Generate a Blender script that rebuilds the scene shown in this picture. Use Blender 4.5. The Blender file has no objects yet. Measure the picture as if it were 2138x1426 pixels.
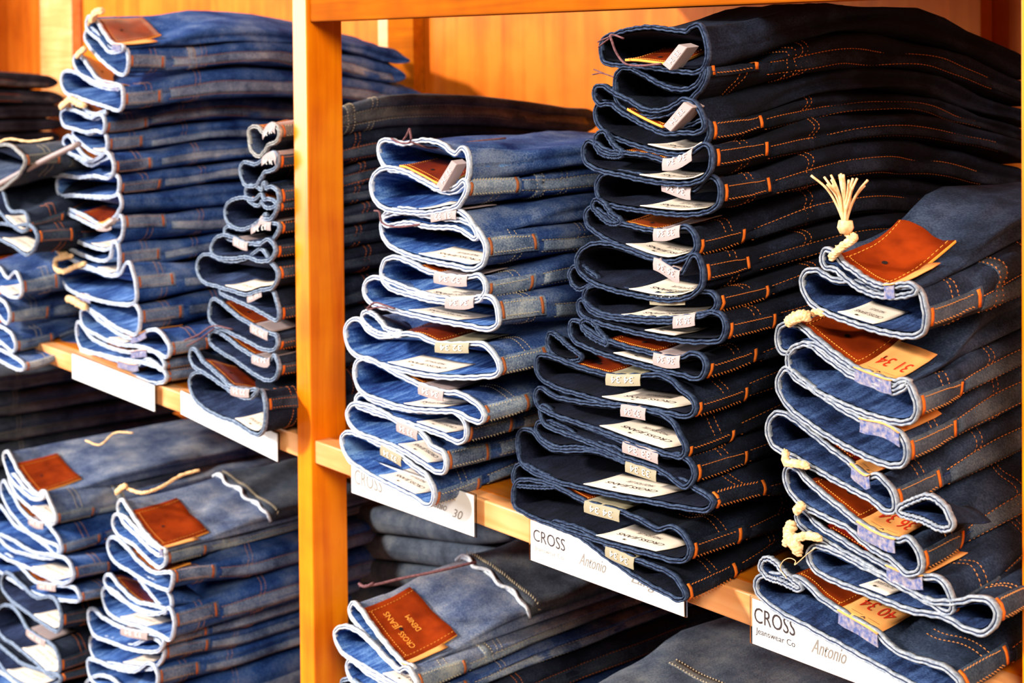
import bpy, math, random
import numpy as np
from mathutils import Vector, Matrix

C = bpy.context.scene.collection
sc = bpy.context.scene
R = math.radians
# ------------------------------------------------------------------ camera
def look(pos, right, up, fwd):
    m = Matrix(((right[0], up[0], -fwd[0], pos[0]), (right[1], up[1], -fwd[1], pos[1]),
                (right[2], up[2], -fwd[2], pos[2]), (0, 0, 0, 1)))
    return m
cam_d = bpy.data.cameras.new('camera'); cam = bpy.data.objects.new('camera', cam_d); C.objects.link(cam)
cam.matrix_world = look((1.33727, -.87776, .42634), (.65971, .75146, -.00904), (-.00950, .02036, .99975), (-.75146, .65946, -.02058))
cam_d.sensor_width = 36; cam_d.lens = 3000 / 2138 * 36
cam_d.shift_y = -539.68 / 2138
cam_d.clip_start = .05
cam_d.dof.use_dof = True; cam_d.dof.focus_distance = 1.13; cam_d.dof.aperture_fstop = 11
sc.camera = cam
# ------------------------------------------------------------------ world and lights
w = bpy.data.worlds.new('world'); sc.world = w; w.use_nodes = True
bg = w.node_tree.nodes['Background']; bg.inputs[0].default_value = (1, .82, .62, 1); bg.inputs[1].default_value = .13
def sun(name, direction, energy, angle, color):
    d = bpy.data.lights.new(name, 'SUN'); d.energy = energy; d.angle = R(angle); d.color = color
    o = bpy.data.objects.new(name, d); C.objects.link(o)
    o.rotation_euler = Vector(direction).to_track_quat('-Z', 'Y').to_euler(); o.location = (-1.5, -3, 2.5)
    return o
def area(name, pos, target, size, energy, color):
    d = bpy.data.lights.new(name, 'AREA'); d.energy = energy; d.shape = 'RECTANGLE'; d.size, d.size_y = size; d.color = color
    o = bpy.data.objects.new(name, d); C.objects.link(o); o.location = pos
    o.rotation_euler = (Vector(target) - Vector(pos)).to_track_quat('-Z', 'Y').to_euler()
    return o
sun('daylight', (.55, 1, -.55), 5.0, 5, (1, .94, .84))
area('front_left_glare_area', (-2.5, -2.1, .95), (0, 0, .1), (1.5, 1.9), 150, (.95, .96, 1))  # added area light out of view, placed so front faces catch white glare
area('right_side_fill_area', (2.4, -1.5, 1.7), (.2, .1, 0), (1.0, 1.0), 100, (1, .90, .76))  # added unseen fill that brightens the right-facing sides
sc.view_settings.view_transform = 'Standard'; sc.view_settings.look = 'None'
sc.view_settings.exposure = 0.08; sc.view_settings.gamma = 1; sc.view_settings.use_curve_mapping = False

# ------------------------------------------------------------------ measured waist outlines
# every loop: (top edge points, bottom edge points, details); points are (x, z) in 0.1 mm on the pile's front plane
STACKS = {
'E':[
 [([(4917,4320),(4968,4368),(5097,4397),(5214,4419),(5517,4443),(5770,4421),(5998,4406),(6049,4433),(6117,4448),(6175,4375),(6213,4263)],[(4917,4320),(4946,4210),(5095,4179),(5364,4173),(5660,4150),(5943,4128),(6114,4129),(6190,4185),(6213,4263)],{'inpatch':(0.261,0.629)}),
  ([(5082,3967),(5103,4064),(5176,4113),(5268,4116),(5401,4079),(5658,3988),(5854,3954),(6028,3969),(6122,4028),(6195,4130)],[(5082,3967),(5130,3859),(5265,3791),(5509,3768),(5728,3798),(5941,3878),(6079,3972),(6164,4051),(6195,4130)],{})],
 [([(4835,3914),(4868,3964),(4953,3968),(5072,3919),(5265,3863),(5510,3786),(5728,3793),(5905,3855),(5975,3882),(6078,3854),(6161,3772),(6186,3706)],[(4835,3914),(4891,3854),(5051,3858),(5168,3806),(5359,3740),(5582,3677),(5744,3645),(5938,3662),(6110,3669),(6186,3706)],{'inpatch':(0.317,0.643)}),
  ([(4798,3753),(4840,3822),(4951,3833),(5109,3768),(5302,3714),(5508,3663),(5726,3636),(5904,3661),(6059,3701),(6152,3727),(6190,3661)],[(4798,3753),(4838,3668),(4988,3594),(5204,3549),(5506,3504),(5761,3482),(5971,3499),(6109,3551),(6190,3661)],{'label':(0.487,0.911)})],
 [([(4862,3521),(4898,3581),(4978,3597),(5037,3541),(5106,3484),(5203,3440)],[(4862,3521),(4916,3450),(5066,3423),(5203,3434)],{'small':1}),
  ([(4691,3438),(4733,3496),(4825,3500),(4986,3441),(5241,3430),(5506,3427),(5742,3400),(5936,3423),(6159,3526),(6209,3550),(6259,3531),(6280,3476)],[(4691,3438),(4721,3365),(4864,3311),(5201,3284),(5504,3262),(5758,3257),(6021,3275),(6174,3319),(6257,3386),(6280,3476)],{'patch':(0.295,0.642),'tag':(0.644,0.868),'label':(0.456,0.886)})],
 [([(4810,3135),(4863,3212),(5004,3259),(5297,3260),(5650,3232),(6037,3191),(6156,3268),(6240,3302),(6297,3256),(6309,3212)],[(4810,3135),(4850,3051),(5060,3013),(5351,3008),(5648,3010),(5932,3024),(6171,3067),(6280,3121),(6309,3212)],{'tag':(0.557,0.774),'label':(0.376,0.793)})],
 [([(4805,2984),(4840,3024),(4931,3007),(5030,2930),(5148,2886)],[(4805,2984),(4869,2934),(5029,2869),(5148,2874)],{'small':1}),
  ([(4694,2900),(4736,2941),(4849,2932),(4950,2898),(5069,2854),(5263,2843),(5453,2832),(5601,2835),(5781,2853),(5922,2896),(6000,2892),(6051,2840),(6068,2786)],[(4694,2900),(4714,2827),(4867,2761),(5106,2706),(5376,2663),(5598,2641),(5779,2645),(5938,2692),(6024,2730),(6068,2786)],{'patch':(0.321,0.636),'tag':(0.636,0.859),'label':(0.398,0.877)})],
 [([(4422,2353),(4465,2409),(4572,2435),(4656,2407),(4780,2361)],[(4422,2353),(4464,2282),(4549,2255),(4655,2294),(4780,2348)],{'small':1}),
  ([(4584,2487),(4638,2568),(4784,2641),(4987,2669),(5223,2658),(5450,2630),(5671,2603),(5936,2543),(5997,2607),(6058,2683),(6109,2700),(6142,2636),(6159,2571)],[(4584,2487),(4625,2416),(4821,2353),(5102,2329),(5372,2329),(5704,2339),(5917,2374),(6073,2436),(6141,2501),(6159,2571)],{'tag':(0.608,0.804),'label':(0.432,0.871)})],
 [([(4622,2177),(4665,2245),(4779,2292),(5101,2304),(5521,2314),(5952,2374),(6089,2410),(6224,2422),(6273,2374)],[(4622,2177),(4673,2109),(4858,2080),(5158,2094),(5519,2131),(5810,2181),(6088,2262),(6223,2322),(6273,2374)],{'tag':(0.548,0.8),'label':(0.306,0.77),'tagc':2})],
 [([(4536,2101),(4569,2144),(4652,2106),(4858,2061),(5254,2090),(5629,2136),(5985,2207),(6239,2279),(6322,2269),(6362,2209)],[(4536,2101),(4578,2044),(4796,2014),(5157,2009),(5536,2015),(5896,2039),(6154,2075),(6320,2119),(6362,2209)],{'tag':(0.686,0.827),'label':(0.477,0.667)})],
 [([(4598,1953),(4651,1986),(4755,1971),(4836,1909),(4937,1851)],[(4598,1953),(4670,1895),(4856,1856),(4937,1845)],{'small':1}),
  ([(4419,1867),(4437,1934),(4545,1951),(4650,1904),(4856,1856),(5155,1839),(5534,1844),(5735,1844),(5895,1878),(5999,1924),(6085,1928),(6144,1882),(6126,1822)],[(4419,1867),(4468,1812),(4648,1778),(4915,1761),(5251,1758),(5625,1766),(5893,1774),(6049,1774),(6126,1822)],{'patch':(0.3,0.637),'tag':(0.642,0.821),'label':(0.356,0.684)})],
 [([(4076,1708),(4104,1785),(4216,1770),(4347,1721),(4541,1659)],[(4076,1708),(4124,1638),(4346,1605),(4540,1640)],{'small':1}),
  ([(3956,1480),(3987,1562),(4213,1588),(4475,1571),(4749,1570),(5053,1583),(5439,1655),(5625,1695),(5787,1685),(5927,1625),(6030,1588),(6056,1542)],[(3956,1480),(4007,1408),(4276,1367),(4643,1374),(5051,1386),(5511,1437),(5838,1463),(5977,1475),(6056,1542)],{'patch':(0.201,0.494),'tag':(0.494,0.703),'label':(0.453,0.846),'tagc':2})],
 [([(3956,1201),(3995,1281),(4216,1253),(4572,1275),(4933,1321),(5235,1369),(5524,1396),(5743,1390),(5839,1347),(5896,1272),(5952,1203)],[(3956,1201),(4005,1147),(4214,1125),(4570,1129),(4931,1132),(5274,1127),(5582,1131),(5837,1139),(5914,1150),(5952,1203)],{'tag':(0.611,0.758),'label':(0.461,0.863)})],
 [([(4012,1083),(4030,1130),(4262,1078),(4546,1083),(4886,1075),(5210,1067),(5480,1076),(5720,1080),(5875,1116),(5989,1093),(6035,1029)],[(4012,1083),(4065,1008),(4380,991),(4751,990),(5060,979),(5273,975),(5600,987),(5835,942),(5931,916),(5988,955),(6035,1029)],{'patch':(0.25,0.578),'tag':(0.583,0.798)})],
 [([(3901,901),(3940,960),(4090,999),(4333,995),(4568,963),(4840,969),(5103,976),(5188,929)],[(3901,901),(3988,848),(4210,826),(4497,892),(4840,929),(5188,922)],{'small':1}),
  ([(3601,688),(3615,780),(3708,845),(3837,851),(3937,794),(4111,761),(4378,801),(4749,887),(5059,899),(5376,908),(5679,917),(5911,911),(6062,886),(6227,855)],[(3601,688),(3651,567),(3831,522),(4132,524),(4562,560),(5055,617),(5476,679),(5871,737),(6154,792),(6227,855)],{'tag':(0.629,0.771),'label':(0.393,0.719),'tagc':2})],
 [([(3516,387),(3558,471),(3650,516),(3882,506),(4205,485)],[(3516,387),(3529,331),(3674,345),(4204,442)],{'small':1}),
  ([(3527,241),(3568,326),(3752,394),(4204,442),(4606,419),(5139,465),(5371,462),(5574,446),(5773,520),(5869,496),(5954,420)],[(3527,241),(3539,140),(3696,108),(4126,122),(4603,155),(5050,200),(5471,255),(5770,291),(5906,337),(5954,420)],{'patch':(0.33,0.46),'tag':(0.462,0.653),'label':(0.514,0.822),'tagc':2})],
 [([(4126,115),(4557,156),(4740,152),(4918,115),(5262,115),(5469,124),(5670,133),(5788,105),(5883,27)],[(4126,108),(4556,121),(4739,84),(5048,38),(5365,1),(5629,-8),(5806,-10),(5883,27)],{'tag':(0.434,0.648),'tagc':2})],
],
'F':[
 [([(7102,2772),(7132,2818),(7198,2802),(7263,2749),(7391,2694),(7547,2638),(7684,2625),(7877,2665),(7935,2661)],[(7102,2772),(7123,2733),(7230,2722),(7359,2654),(7516,2604),(7684,2598),(7848,2627),(7935,2650)],{'patch':(0.159,0.718),'ptag':(0.721,0.835),'pd':0.08}),
  ([(6873,2566),(6903,2620),(6997,2650),(7081,2630),(7197,2603),(7326,2614),(7485,2606),(7669,2596),(7877,2648),(7949,2630),(7992,2534),(7999,2468)],[(6873,2566),(6902,2496),(6996,2424),(7195,2380),(7420,2355),(7668,2342),(7861,2350),(7963,2384),(7999,2468)],{'label':(0.327,0.592)})],
 [([(6636,2106),(6663,2187),(6752,2226),(6874,2220),(6994,2166),(7161,2097),(7387,2018),(7574,1994),(7771,1985),(7874,2028)],[(6636,2106),(6671,2049),(6742,2043),(6822,2112),(6943,2145),(7128,2079),(7355,2000),(7574,1971),(7756,1954),(7874,2017)],{'patch': (0.186, 0.644), 'ptag': (0.647, 0.906), 'num': '31 34', 'pd': 0.07}),
  ([(6747,1962),(6777,2030),(6891,2093),(7044,2113),(7161,2067),(7387,1994),(7605,1959),(7771,1945),(7860,2003),(7910,1956),(7946,1884)],[(6747,1962),(6802,1885),(6992,1822),(7257,1778),(7511,1753),(7755,1752),(7888,1781),(7939,1837),(7946,1884)],{})],
 [([(6652,1781),(6718,1883),(6893,1827),(7180,1728),(7455,1666),(7718,1673),(7824,1631),(7857,1558)],[(6652,1781),(6717,1668),(6988,1558),(7272,1490),(7543,1451),(7738,1448),(7836,1487),(7857,1558)],{'patch': (0.452, 0.661), 'ptag': (0.667, 0.924), 'num': '33 34'})],
 [([(6511,1391),(6543,1484),(6646,1535),(6786,1508),(7077,1406),(7318,1326),(7497,1262),(7585,1298),(7688,1245),(7730,1177)],[(6511,1391),(6562,1301),(6745,1279),(6980,1237),(7280,1188),(7531,1151),(7670,1109),(7721,1122),(7730,1177)],{'patch': (0.225, 0.67), 'ptag': (0.673, 0.833), 'num': '34 34'})],
 [([(7806,1132),(7955,1236),(8052,1281),(8163,1253),(8225,1157)],[(7806,1132),(8003,1134),(8162,1121),(8225,1157)],{'small':1}),
  ([(6724,1097),(6744,1158),(6824,1164),(6941,1095),(7168,1015),(7424,935),(7600,904),(7788,906),(7888,948),(7953,889),(7977,820)],[(6724,1097),(6783,998),(6940,941),(7205,915),(7352,901),(7530,831),(7737,799),(7871,748),(7936,769),(7977,820)],{'patch': (0.189, 0.554), 'ptag': (0.556, 0.811), 'num': '36 34', 'pd': 0.055})],
 [([(6811,807),(6861,863),(6977,797),(7204,751),(7440,711),(7668,687),(7870,684),(8034,722),(8129,739),(8192,683),(8215,602)],[(6811,807),(6860,764),(7054,735),(7278,704),(7529,671),(7736,635),(7919,609),(8097,589),(8176,571),(8215,602)],{'patch': (0.185, 0.589), 'ptag': (0.591, 0.807), 'num': '38 34'})],
 [([(6933,560),(6976,622),(7129,646),(7422,625),(7633,610),(7870,580),(8033,568),(8270,633),(8407,702),(8511,724),(8570,682)],[(6933,560),(7014,487),(7276,472),(7563,482),(7869,489),(8192,544),(8346,521),(8496,554),(8570,682)],{'label':(0.294,0.435)})],
 [([(6462,348),(6493,401),(6576,418),(6698,362),(6857,312)],[(6462,348),(6513,305),(6678,313),(6857,298)],{'small':1}),
  ([(6386,164),(6419,232),(6575,295),(6857,340),(7051,276),(7238,241),(7596,200),(7700,157),(7868,138),(8143,174),(8222,165),(8299,118)],[(6386,164),(6470,103),(6676,68),(6972,54),(7347,32),(7699,11),(7950,0),(8158,15),(8283,50),(8299,118)],{'patch': (0.212, 0.454), 'ptag': (0.459, 0.643), 'num': '40 34', 'pd': 0.055})],
],
'D':[
 [([(1678,3297),(1729,3375),(1892,3391),(2146,3370),(2516,3420),(2810,3402),(3052,3320),(3179,3381),(3247,3330),(3264,3224)],[(1678,3297),(1741,3200),(1887,3141),(2142,3140),(2449,3078),(2774,3005),(3032,3008),(3201,3097),(3264,3224)],{'inpatch':(0.245,0.657)}),
  ([(1563,2935),(1622,3041),(1821,3112),(2141,3107),(2448,3049),(2803,2979),(3088,3009),(3215,3083),(3250,3054)],[(1563,2935),(1617,2821),(1814,2752),(2196,2751),(2563,2774),(2887,2832),(3114,2890),(3213,2990),(3250,3054)],{'label':(0.516,0.806)})],
 [([(1729,2611),(1877,2691),(2196,2735),(2562,2718),(3085,2795),(3250,2732),(3384,2607)],[(1729,2611),(1777,2582),(2194,2644),(2590,2640),(3082,2670),(3303,2614),(3384,2607)],{'tag':(0.55,0.794)}),
  ([(1691,2508),(1718,2594),(2060,2687),(2519,2697),(2884,2700),(3164,2706),(3333,2665),(3433,2599),(3504,2512)],[(1691,2508),(1815,2396),(2170,2330),(2623,2310),(3018,2316),(3294,2319),(3463,2395),(3504,2512)],{'label':(0.375,0.842)})],
 [([(1767,2057),(1831,2190),(2012,2247),(2284,2231),(2621,2181),(3016,2180),(3292,2205),(3460,2244),(3542,2217),(3564,2154)],[(1767,2057),(1927,1974),(2278,1958),(2726,1957),(3152,2005),(3457,2065),(3564,2154)],{'patch':(0.391,0.558),'tag':(0.562,0.851),'label':(0.336,0.832)})],
 [([(1411,1865),(1476,1958),(1685,2005),(2006,1984),(2430,1957),(2870,1957),(3288,1995),(3556,2069),(3686,2049),(3733,1963)],[(1411,1865),(1493,1781),(1882,1761),(2351,1765),(2867,1781),(3285,1804),(3585,1820),(3731,1879),(3733,1963)],{'tag':(0.649,0.849),'label':(0.358,0.708)})],
 [([(1340,1578),(1427,1633),(1635,1600),(1796,1519),(2076,1521)],[(1340,1578),(1466,1512),(1673,1480),(2075,1490)],{'small':1}),
  ([(987,1352),(1034,1447),(1253,1523),(1422,1441),(1713,1412),(2075,1500),(2422,1535),(2718,1512),(3281,1593),(3483,1626),(3646,1578),(3741,1464)],[(987,1352),(1072,1214),(1501,1178),(2029,1185),(2565,1218),(3139,1301),(3479,1371),(3708,1430),(3741,1464)],{'patch':(0.294,0.633),'tag':(0.636,0.833),'label':(0.32,0.641),'pd':0.055,'tagc':2})],
 [([(1189,974),(1244,1091),(1458,1149),(1707,1129),(2145,1082),(2488,1064),(2854,1073),(3136,1107),(3407,1064),(3499,1007)],[(1189,974),(1281,840),(1700,812),(2256,838),(2706,907),(3064,968),(3438,953),(3499,1007)],{'patch':(0.431,0.549),'tag':(0.557,0.739),'label':(0.423,0.721),'pd':0.05})],
 [([(1169,667),(1236,745),(1533,727),(2020,750),(2483,812),(2850,886),(3028,912),(3166,844),(3171,748)],[(1169,667),(1405,649),(1939,672),(2405,686),(2775,693),(3094,693),(3171,748)],{'patch':(0.166,0.411),'label':(0.574,0.83)})],
 [([(1012,506),(1102,611),(1405,660),(1737,652),(2057,614),(2404,605),(2626,512),(2807,493),(2849,444)],[(1012,506),(1141,402),(1609,394),(2013,398),(2399,361),(2695,329),(2823,359),(2849,444)],{'tag':(0.552,0.748),'label':(0.534,0.81)})],
 [([(871,213),(963,288),(1269,321),(1607,309),(2050,282),(2396,219),(2509,206),(2600,127),(2624,54)],[(871,213),(958,79),(1390,4),(1925,-16),(2315,-23),(2541,-37),(2624,54)],{'tag':(0.456,0.667),'label':(0.44,0.803),'tagc':2})],
],
'C':[
 [([(-1157,3303),(-1137,3398),(-936,3424),(-775,3357),(-666,3434),(-579,3474),(-482,3459),(-404,3408)],[(-1157,3303),(-1088,3176),(-894,3130),(-780,3191),(-671,3270),(-584,3292),(-486,3314),(-404,3408)],{'patch':(0.215,0.564),'tag':(0.576,0.922)})],
 [([(-1338,2918),(-1274,2997),(-949,2998),(-784,3044),(-659,3106),(-531,3149),(-431,3154),(-413,3083)],[(-1338,2918),(-1246,2792),(-955,2793),(-831,2876),(-733,2955),(-585,2983),(-442,3027),(-413,3083)],{'tag':(0.643,0.97)})],
 [([(-1232,2661),(-1157,2733),(-906,2732),(-814,2711),(-767,2788),(-741,2799),(-723,2736),(-583,2764),(-422,2722)],[(-1232,2661),(-1105,2587),(-911,2565),(-817,2619),(-752,2569),(-641,2559),(-425,2631),(-422,2722)],{})],
 [([(-1788,2394),(-1685,2499),(-1326,2585),(-960,2595),(-816,2661),(-751,2611),(-587,2624),(-426,2583)],[(-1788,2394),(-1691,2287),(-1336,2253),(-1040,2327),(-844,2401),(-744,2428),(-592,2442),(-426,2583)],{'patch':(0.355,0.787)})],
 [([(-1855,2156),(-1785,2201),(-1337,2206),(-969,2297),(-824,2384),(-752,2446),(-729,2356),(-586,2351),(-433,2347)],[(-1855,2156),(-1788,2104),(-1266,2099),(-923,2134),(-805,2155),(-742,2189),(-590,2205),(-433,2347)],{'tag':(0.511,0.91)})],
 [([(-2143,1912),(-2046,2020),(-1788,2104),(-1473,2097),(-1194,2069),(-975,2082),(-807,2091),(-587,2168),(-440,2093)],[(-2143,1912),(-2051,1863),(-1569,1887),(-1158,1951),(-853,1938),(-699,1955),(-539,1991),(-440,2093)],{'tag':(0.407,0.625)})],
 [([(-2636,1638),(-2558,1747),(-2313,1814),(-1983,1792),(-1571,1810),(-1155,1904),(-817,2034),(-602,1911),(-447,1820)],[(-2636,1638),(-2517,1511),(-2039,1492),(-1581,1492),(-1245,1498),(-905,1589),(-540,1682),(-447,1820)],{'label':(0.367,0.85)})],
 [([(-2041,1413),(-1808,1463),(-1229,1443),(-801,1575),(-636,1578),(-537,1482),(-488,1361)],[(-2041,1413),(-1584,1377),(-1103,1348),(-726,1309),(-522,1302),(-488,1361)],{'tag':(0.481,0.719)})],
 [([(-2335,1136),(-2235,1269),(-1907,1236),(-1591,1165),(-1153,1115),(-732,1087),(-528,1082),(-509,1030)],[(-2335,1136),(-2291,1023),(-1823,975),(-1288,944),(-862,918),(-572,965),(-509,1030)],{'patch':(0.207,0.649),'tag':(0.654,0.887)})],
 [([(-2347,776),(-2248,871),(-1965,876),(-1557,805),(-1142,760),(-679,783),(-567,857),(-476,763)],[(-2347,776),(-2064,703),(-1606,662),(-1185,602),(-800,577),(-573,636),(-476,763)],{'patch':(0.259,0.643),'tag':(0.647,0.904)})],
 [([(-2175,649),(-2075,744),(-1841,648),(-1431,567),(-993,478),(-528,529),(-364,577)],[(-2175,649),(-2081,568),(-1660,526),(-1211,475),(-908,439),(-530,474),(-364,577)],{'patch':(0.206,0.663),'tag':(0.667,0.932),'small':1,'py':-0.03}),
  ([(-2333,288),(-2232,385),(-1989,458),(-1662,468),(-1301,421),(-952,412),(-530,474),(-365,541),(-279,433)],[(-2333,288),(-2144,127),(-1583,64),(-1005,88),(-625,57),(-418,83),(-314,194),(-279,433)],{'label':(0.567,0.86),'py':-0.03})],
],
'B':[
 [([(-5893,4732),(-5762,4820),(-5514,4746),(-5215,4562),(-4922,4425),(-4689,4401),(-4528,4389)],[(-5893,4732),(-5770,4638),(-5400,4520),(-5043,4360),(-4690,4358),(-4528,4389)],{'patch':(0.237,0.734),'ptag':(0.742,0.969),'pd':0.07}),
  ([(-6062,4552),(-5961,4642),(-5770,4638),(-5523,4533),(-5222,4395),(-4926,4327),(-4575,4357),(-4510,4249)],[(-6062,4552),(-5905,4435),(-5534,4274),(-5053,4118),(-4703,4042),(-4557,4076),(-4510,4249)],{})],
 [([(-6437,4231),(-6302,4288),(-6044,4207),(-5793,4070),(-5486,3937),(-4943,3887),(-4652,3858)],[(-6437,4231),(-6310,4091),(-5926,3955),(-5427,3870),(-4945,3843),(-4652,3858)],{'patch':(0.078,0.65),'ptag':(0.657,0.969),'small':1,'pd':0.05}),
  ([(-6927,3922),(-6853,4018),(-6580,4043),(-6054,3977),(-5550,3891),(-4945,3843),(-4623,3847),(-4588,3729)],[(-6927,3922),(-6795,3781),(-6327,3719),(-5811,3660),(-5194,3606),(-4721,3563),(-4616,3598),(-4588,3729)],{})],
 [([(-6601,3561),(-6398,3601),(-6011,3472),(-5693,3447),(-5319,3502)],[(-6601,3561),(-6206,3455),(-5821,3409),(-5569,3428),(-5319,3502)],{'patch':(0.158,0.808),'small':1}),
  ([(-6985,3397),(-6878,3471),(-6537,3481),(-6077,3435),(-5759,3388),(-5444,3443),(-5292,3414),(-5254,3315)],[(-6985,3397),(-6886,3293),(-6413,3250),(-5957,3221),(-5576,3258),(-5330,3245),(-5254,3315)],{})],
 [([(-6619,3149),(-6482,3201),(-5960,3152),(-5578,3213),(-5333,3155),(-5307,3044)],[(-6619,3149),(-6355,3066),(-5968,2968),(-5589,2930),(-5372,2952),(-5307,3044)],{'label':(0.579,0.851)})],
 [([(-6968,3015),(-6757,3096),(-6427,2946),(-5974,2807),(-5595,2805),(-5221,2915),(-5071,2918)],[(-6968,3015),(-6766,2906),(-6235,2793),(-5849,2745),(-5469,2834),(-5072,2900)],{'patch':(0.114,0.826),'small':1}),
  ([(-7515,2674),(-7401,2790),(-6906,2851),(-6366,2821),(-5848,2768),(-5345,2863),(-5161,2929),(-4954,2862),(-4899,2755)],[(-7515,2674),(-7413,2534),(-6919,2553),(-6245,2560),(-5602,2623),(-5052,2635),(-4899,2755)],{})],
 [([(-7279,2349),(-7203,2451),(-6784,2490),(-6116,2522),(-5357,2582),(-4993,2639),(-4846,2605),(-4832,2518)],[(-7279,2349),(-7213,2245),(-6590,2279),(-5868,2297),(-5124,2353),(-4883,2426),(-4832,2518)],{'patch':(0.238,0.667)})],
 [([(-7041,2150),(-6797,2204),(-6127,2255),(-5368,2301),(-5005,2329),(-4768,2369),(-4701,2286)],[(-7041,2150),(-6942,2038),(-6271,1953),(-5507,1906),(-5076,2035),(-4775,2193),(-4701,2286)],{'inpatch':(0.249,0.791)}),
  ([(-7661,1864),(-7585,1944),(-7153,2004),(-6602,2002),(-6010,1960),(-5508,1896),(-5020,1963),(-4750,2092),(-4683,2011)],[(-7661,1864),(-7522,1729),(-6959,1661),(-6286,1609),(-5645,1594),(-5274,1621),(-4790,1804),(-4683,2011)],{'tag':(0.669,0.869),'label':(0.569,0.927)})],
 [([(-7357,1429),(-7176,1508),(-6627,1433),(-6034,1404),(-5405,1405),(-5098,1484),(-4941,1711),(-4806,1692),(-4784,1519)],[(-7357,1429),(-6767,1347),(-6167,1319),(-5532,1300),(-5046,1290),(-4837,1359),(-4784,1519)],{'label':(0.653,0.926)})],
 [([(-7023,1007),(-6776,1132),(-6171,1226),(-5659,1240),(-5168,1231),(-4693,1310),(-4515,1462),(-4400,1496),(-4291,1401),(-4196,1262)],[(-7023,1007),(-6855,908),(-6318,858),(-5674,873),(-4942,915),(-4363,982),(-4192,1070),(-4196,1262)],{'patch':(0.44,0.642)})],
 [([(-6455,758),(-6188,829),(-5676,828),(-5064,854),(-4478,923),(-4197,940),(-4101,847)],[(-6455,758),(-6063,706),(-5558,662),(-4955,592),(-4491,585),(-4209,616),(-4101,847)],{'ptag':(0.057,0.248)})],
 [([(-6398,543),(-6197,618),(-5689,529),(-5079,462),(-4611,446),(-4156,560),(-3770,683),(-3506,681),(-3226,539)],[(-6398,543),(-6337,411),(-5696,345),(-4965,347),(-4160,442),(-3619,454),(-3307,443),(-3226,539)],{'patch':(0.224,0.591),'ptag':(0.595,0.77),'label':(0.349,0.529)})],
 [([(-6612,229),(-6538,381),(-6083,240),(-5453,202),(-4619,248),(-3943,381),(-3621,391),(-3415,301)],[(-6612,229),(-6419,46),(-5707,92),(-4973,146),(-4223,227),(-3679,256),(-3469,250),(-3415,301)],{'patch':(0.344,0.665),'ptag':(0.669,0.837)})],
 [([(-6421,-1),(-6223,8),(-5584,44),(-4858,76),(-4283,131),(-3947,263),(-3470,208),(-3368,163)],[(-6421,-1),(-5968,-89),(-5100,-54),(-4288,1),(-3848,15),(-3422,112),(-3368,163)],{'ptag':(0.466,0.712)})],
],
'A':[
 [([(-9044,2783),(-7959,2930),(-7351,2959),(-6966,2890),(-6687,2788)],[(-9080,2180),(-7993,2320),(-7378,2453),(-6884,2632),(-6687,2788)],{})],
 [([(-8854,2227),(-8199,2367),(-7896,2205),(-7603,1987),(-6822,1995),(-6735,1858)],[(-8854,2227),(-8220,1997),(-7611,1837),(-6929,1767),(-6735,1858)],{'label':(0.496,0.903)})],
 [([(-8891,1595),(-8025,1738),(-7415,1765),(-6642,1837),(-6353,1721)],[(-8891,1595),(-8037,1523),(-7430,1495),(-6756,1449),(-6353,1721)],{'label':(0.326,0.859)})],
 [([(-8923,1055),(-8167,1080),(-7659,959),(-7254,1098),(-7039,947)],[(-8923,1055),(-8079,784),(-7471,743),(-7075,825),(-7039,947)],{'label':(0.437,0.738)})],
 [([(-8954,514),(-8089,599),(-7682,533),(-7608,423)],[(-8954,514),(-8101,383),(-7694,320),(-7608,423)],{})],
 [([(-8980,67),(-8113,166),(-7505,108),(-7411,3)],[(-8980,67),(-7918,-48),(-7515,-73),(-7411,3)],{})],
 [([(-8999,-254),(-8132,-175),(-7321,-161),(-6842,-197)],[(-8999,-254),(-7932,-295),(-7035,-260),(-6842,-197)],{})],
],
'G':[
 [([(-9005,-2060),(-8797,-1953),(-8314,-2126),(-7843,-2220),(-7296,-2259),(-7027,-2192)],[(-9005,-2060),(-8715,-2280),(-8134,-2348),(-7481,-2333),(-7027,-2192)],{'patch':(0.289,0.82),'pd':0.07}),
  ([(-8820,-2365),(-8566,-2274),(-8039,-2355),(-7481,-2333),(-7114,-2171),(-6898,-2244),(-6623,-2425)],[(-8820,-2365),(-8529,-2504),(-7860,-2544),(-7222,-2553),(-6783,-2537),(-6623,-2425)],{'label':(0.499,0.914)})],
 [([(-9241,-2618),(-9131,-2500),(-8731,-2584),(-8154,-2736),(-7409,-2716),(-6961,-2626),(-6451,-2712),(-6355,-2795)],[(-9241,-2618),(-9045,-2783),(-8452,-2902),(-7695,-2936),(-6975,-2911),(-6545,-2918),(-6355,-2795)],{'patch':(0.087,0.511),'tag':(0.517,0.756)})],
 [([(-10024,-3312),(-9364,-2955),(-8558,-3050),(-7696,-2966),(-6973,-2883),(-6439,-2819)],[(-10024,-3312),(-8980,-3465),(-7994,-3310),(-7162,-3133),(-6546,-2932),(-6439,-2819)],{})],
 [([(-10046,-3697),(-9390,-3424),(-8571,-3293),(-7616,-3204),(-6633,-2984),(-5965,-2876),(-5762,-2979)],[(-10046,-3697),(-8991,-3651),(-8003,-3489),(-6909,-3343),(-6143,-3200),(-5762,-2979)],{'label':(0.554,0.84)})],
 [([(-9848,-4019),(-9094,-3680),(-8395,-3661),(-7640,-3674),(-6829,-3488),(-5821,-3239),(-5649,-3295)],[(-9848,-4019),(-8806,-3961),(-7834,-3848),(-7012,-3685),(-6238,-3489),(-5649,-3295)],{'patch':(0.329,0.569),'tag':(0.573,0.778)})],
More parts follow.
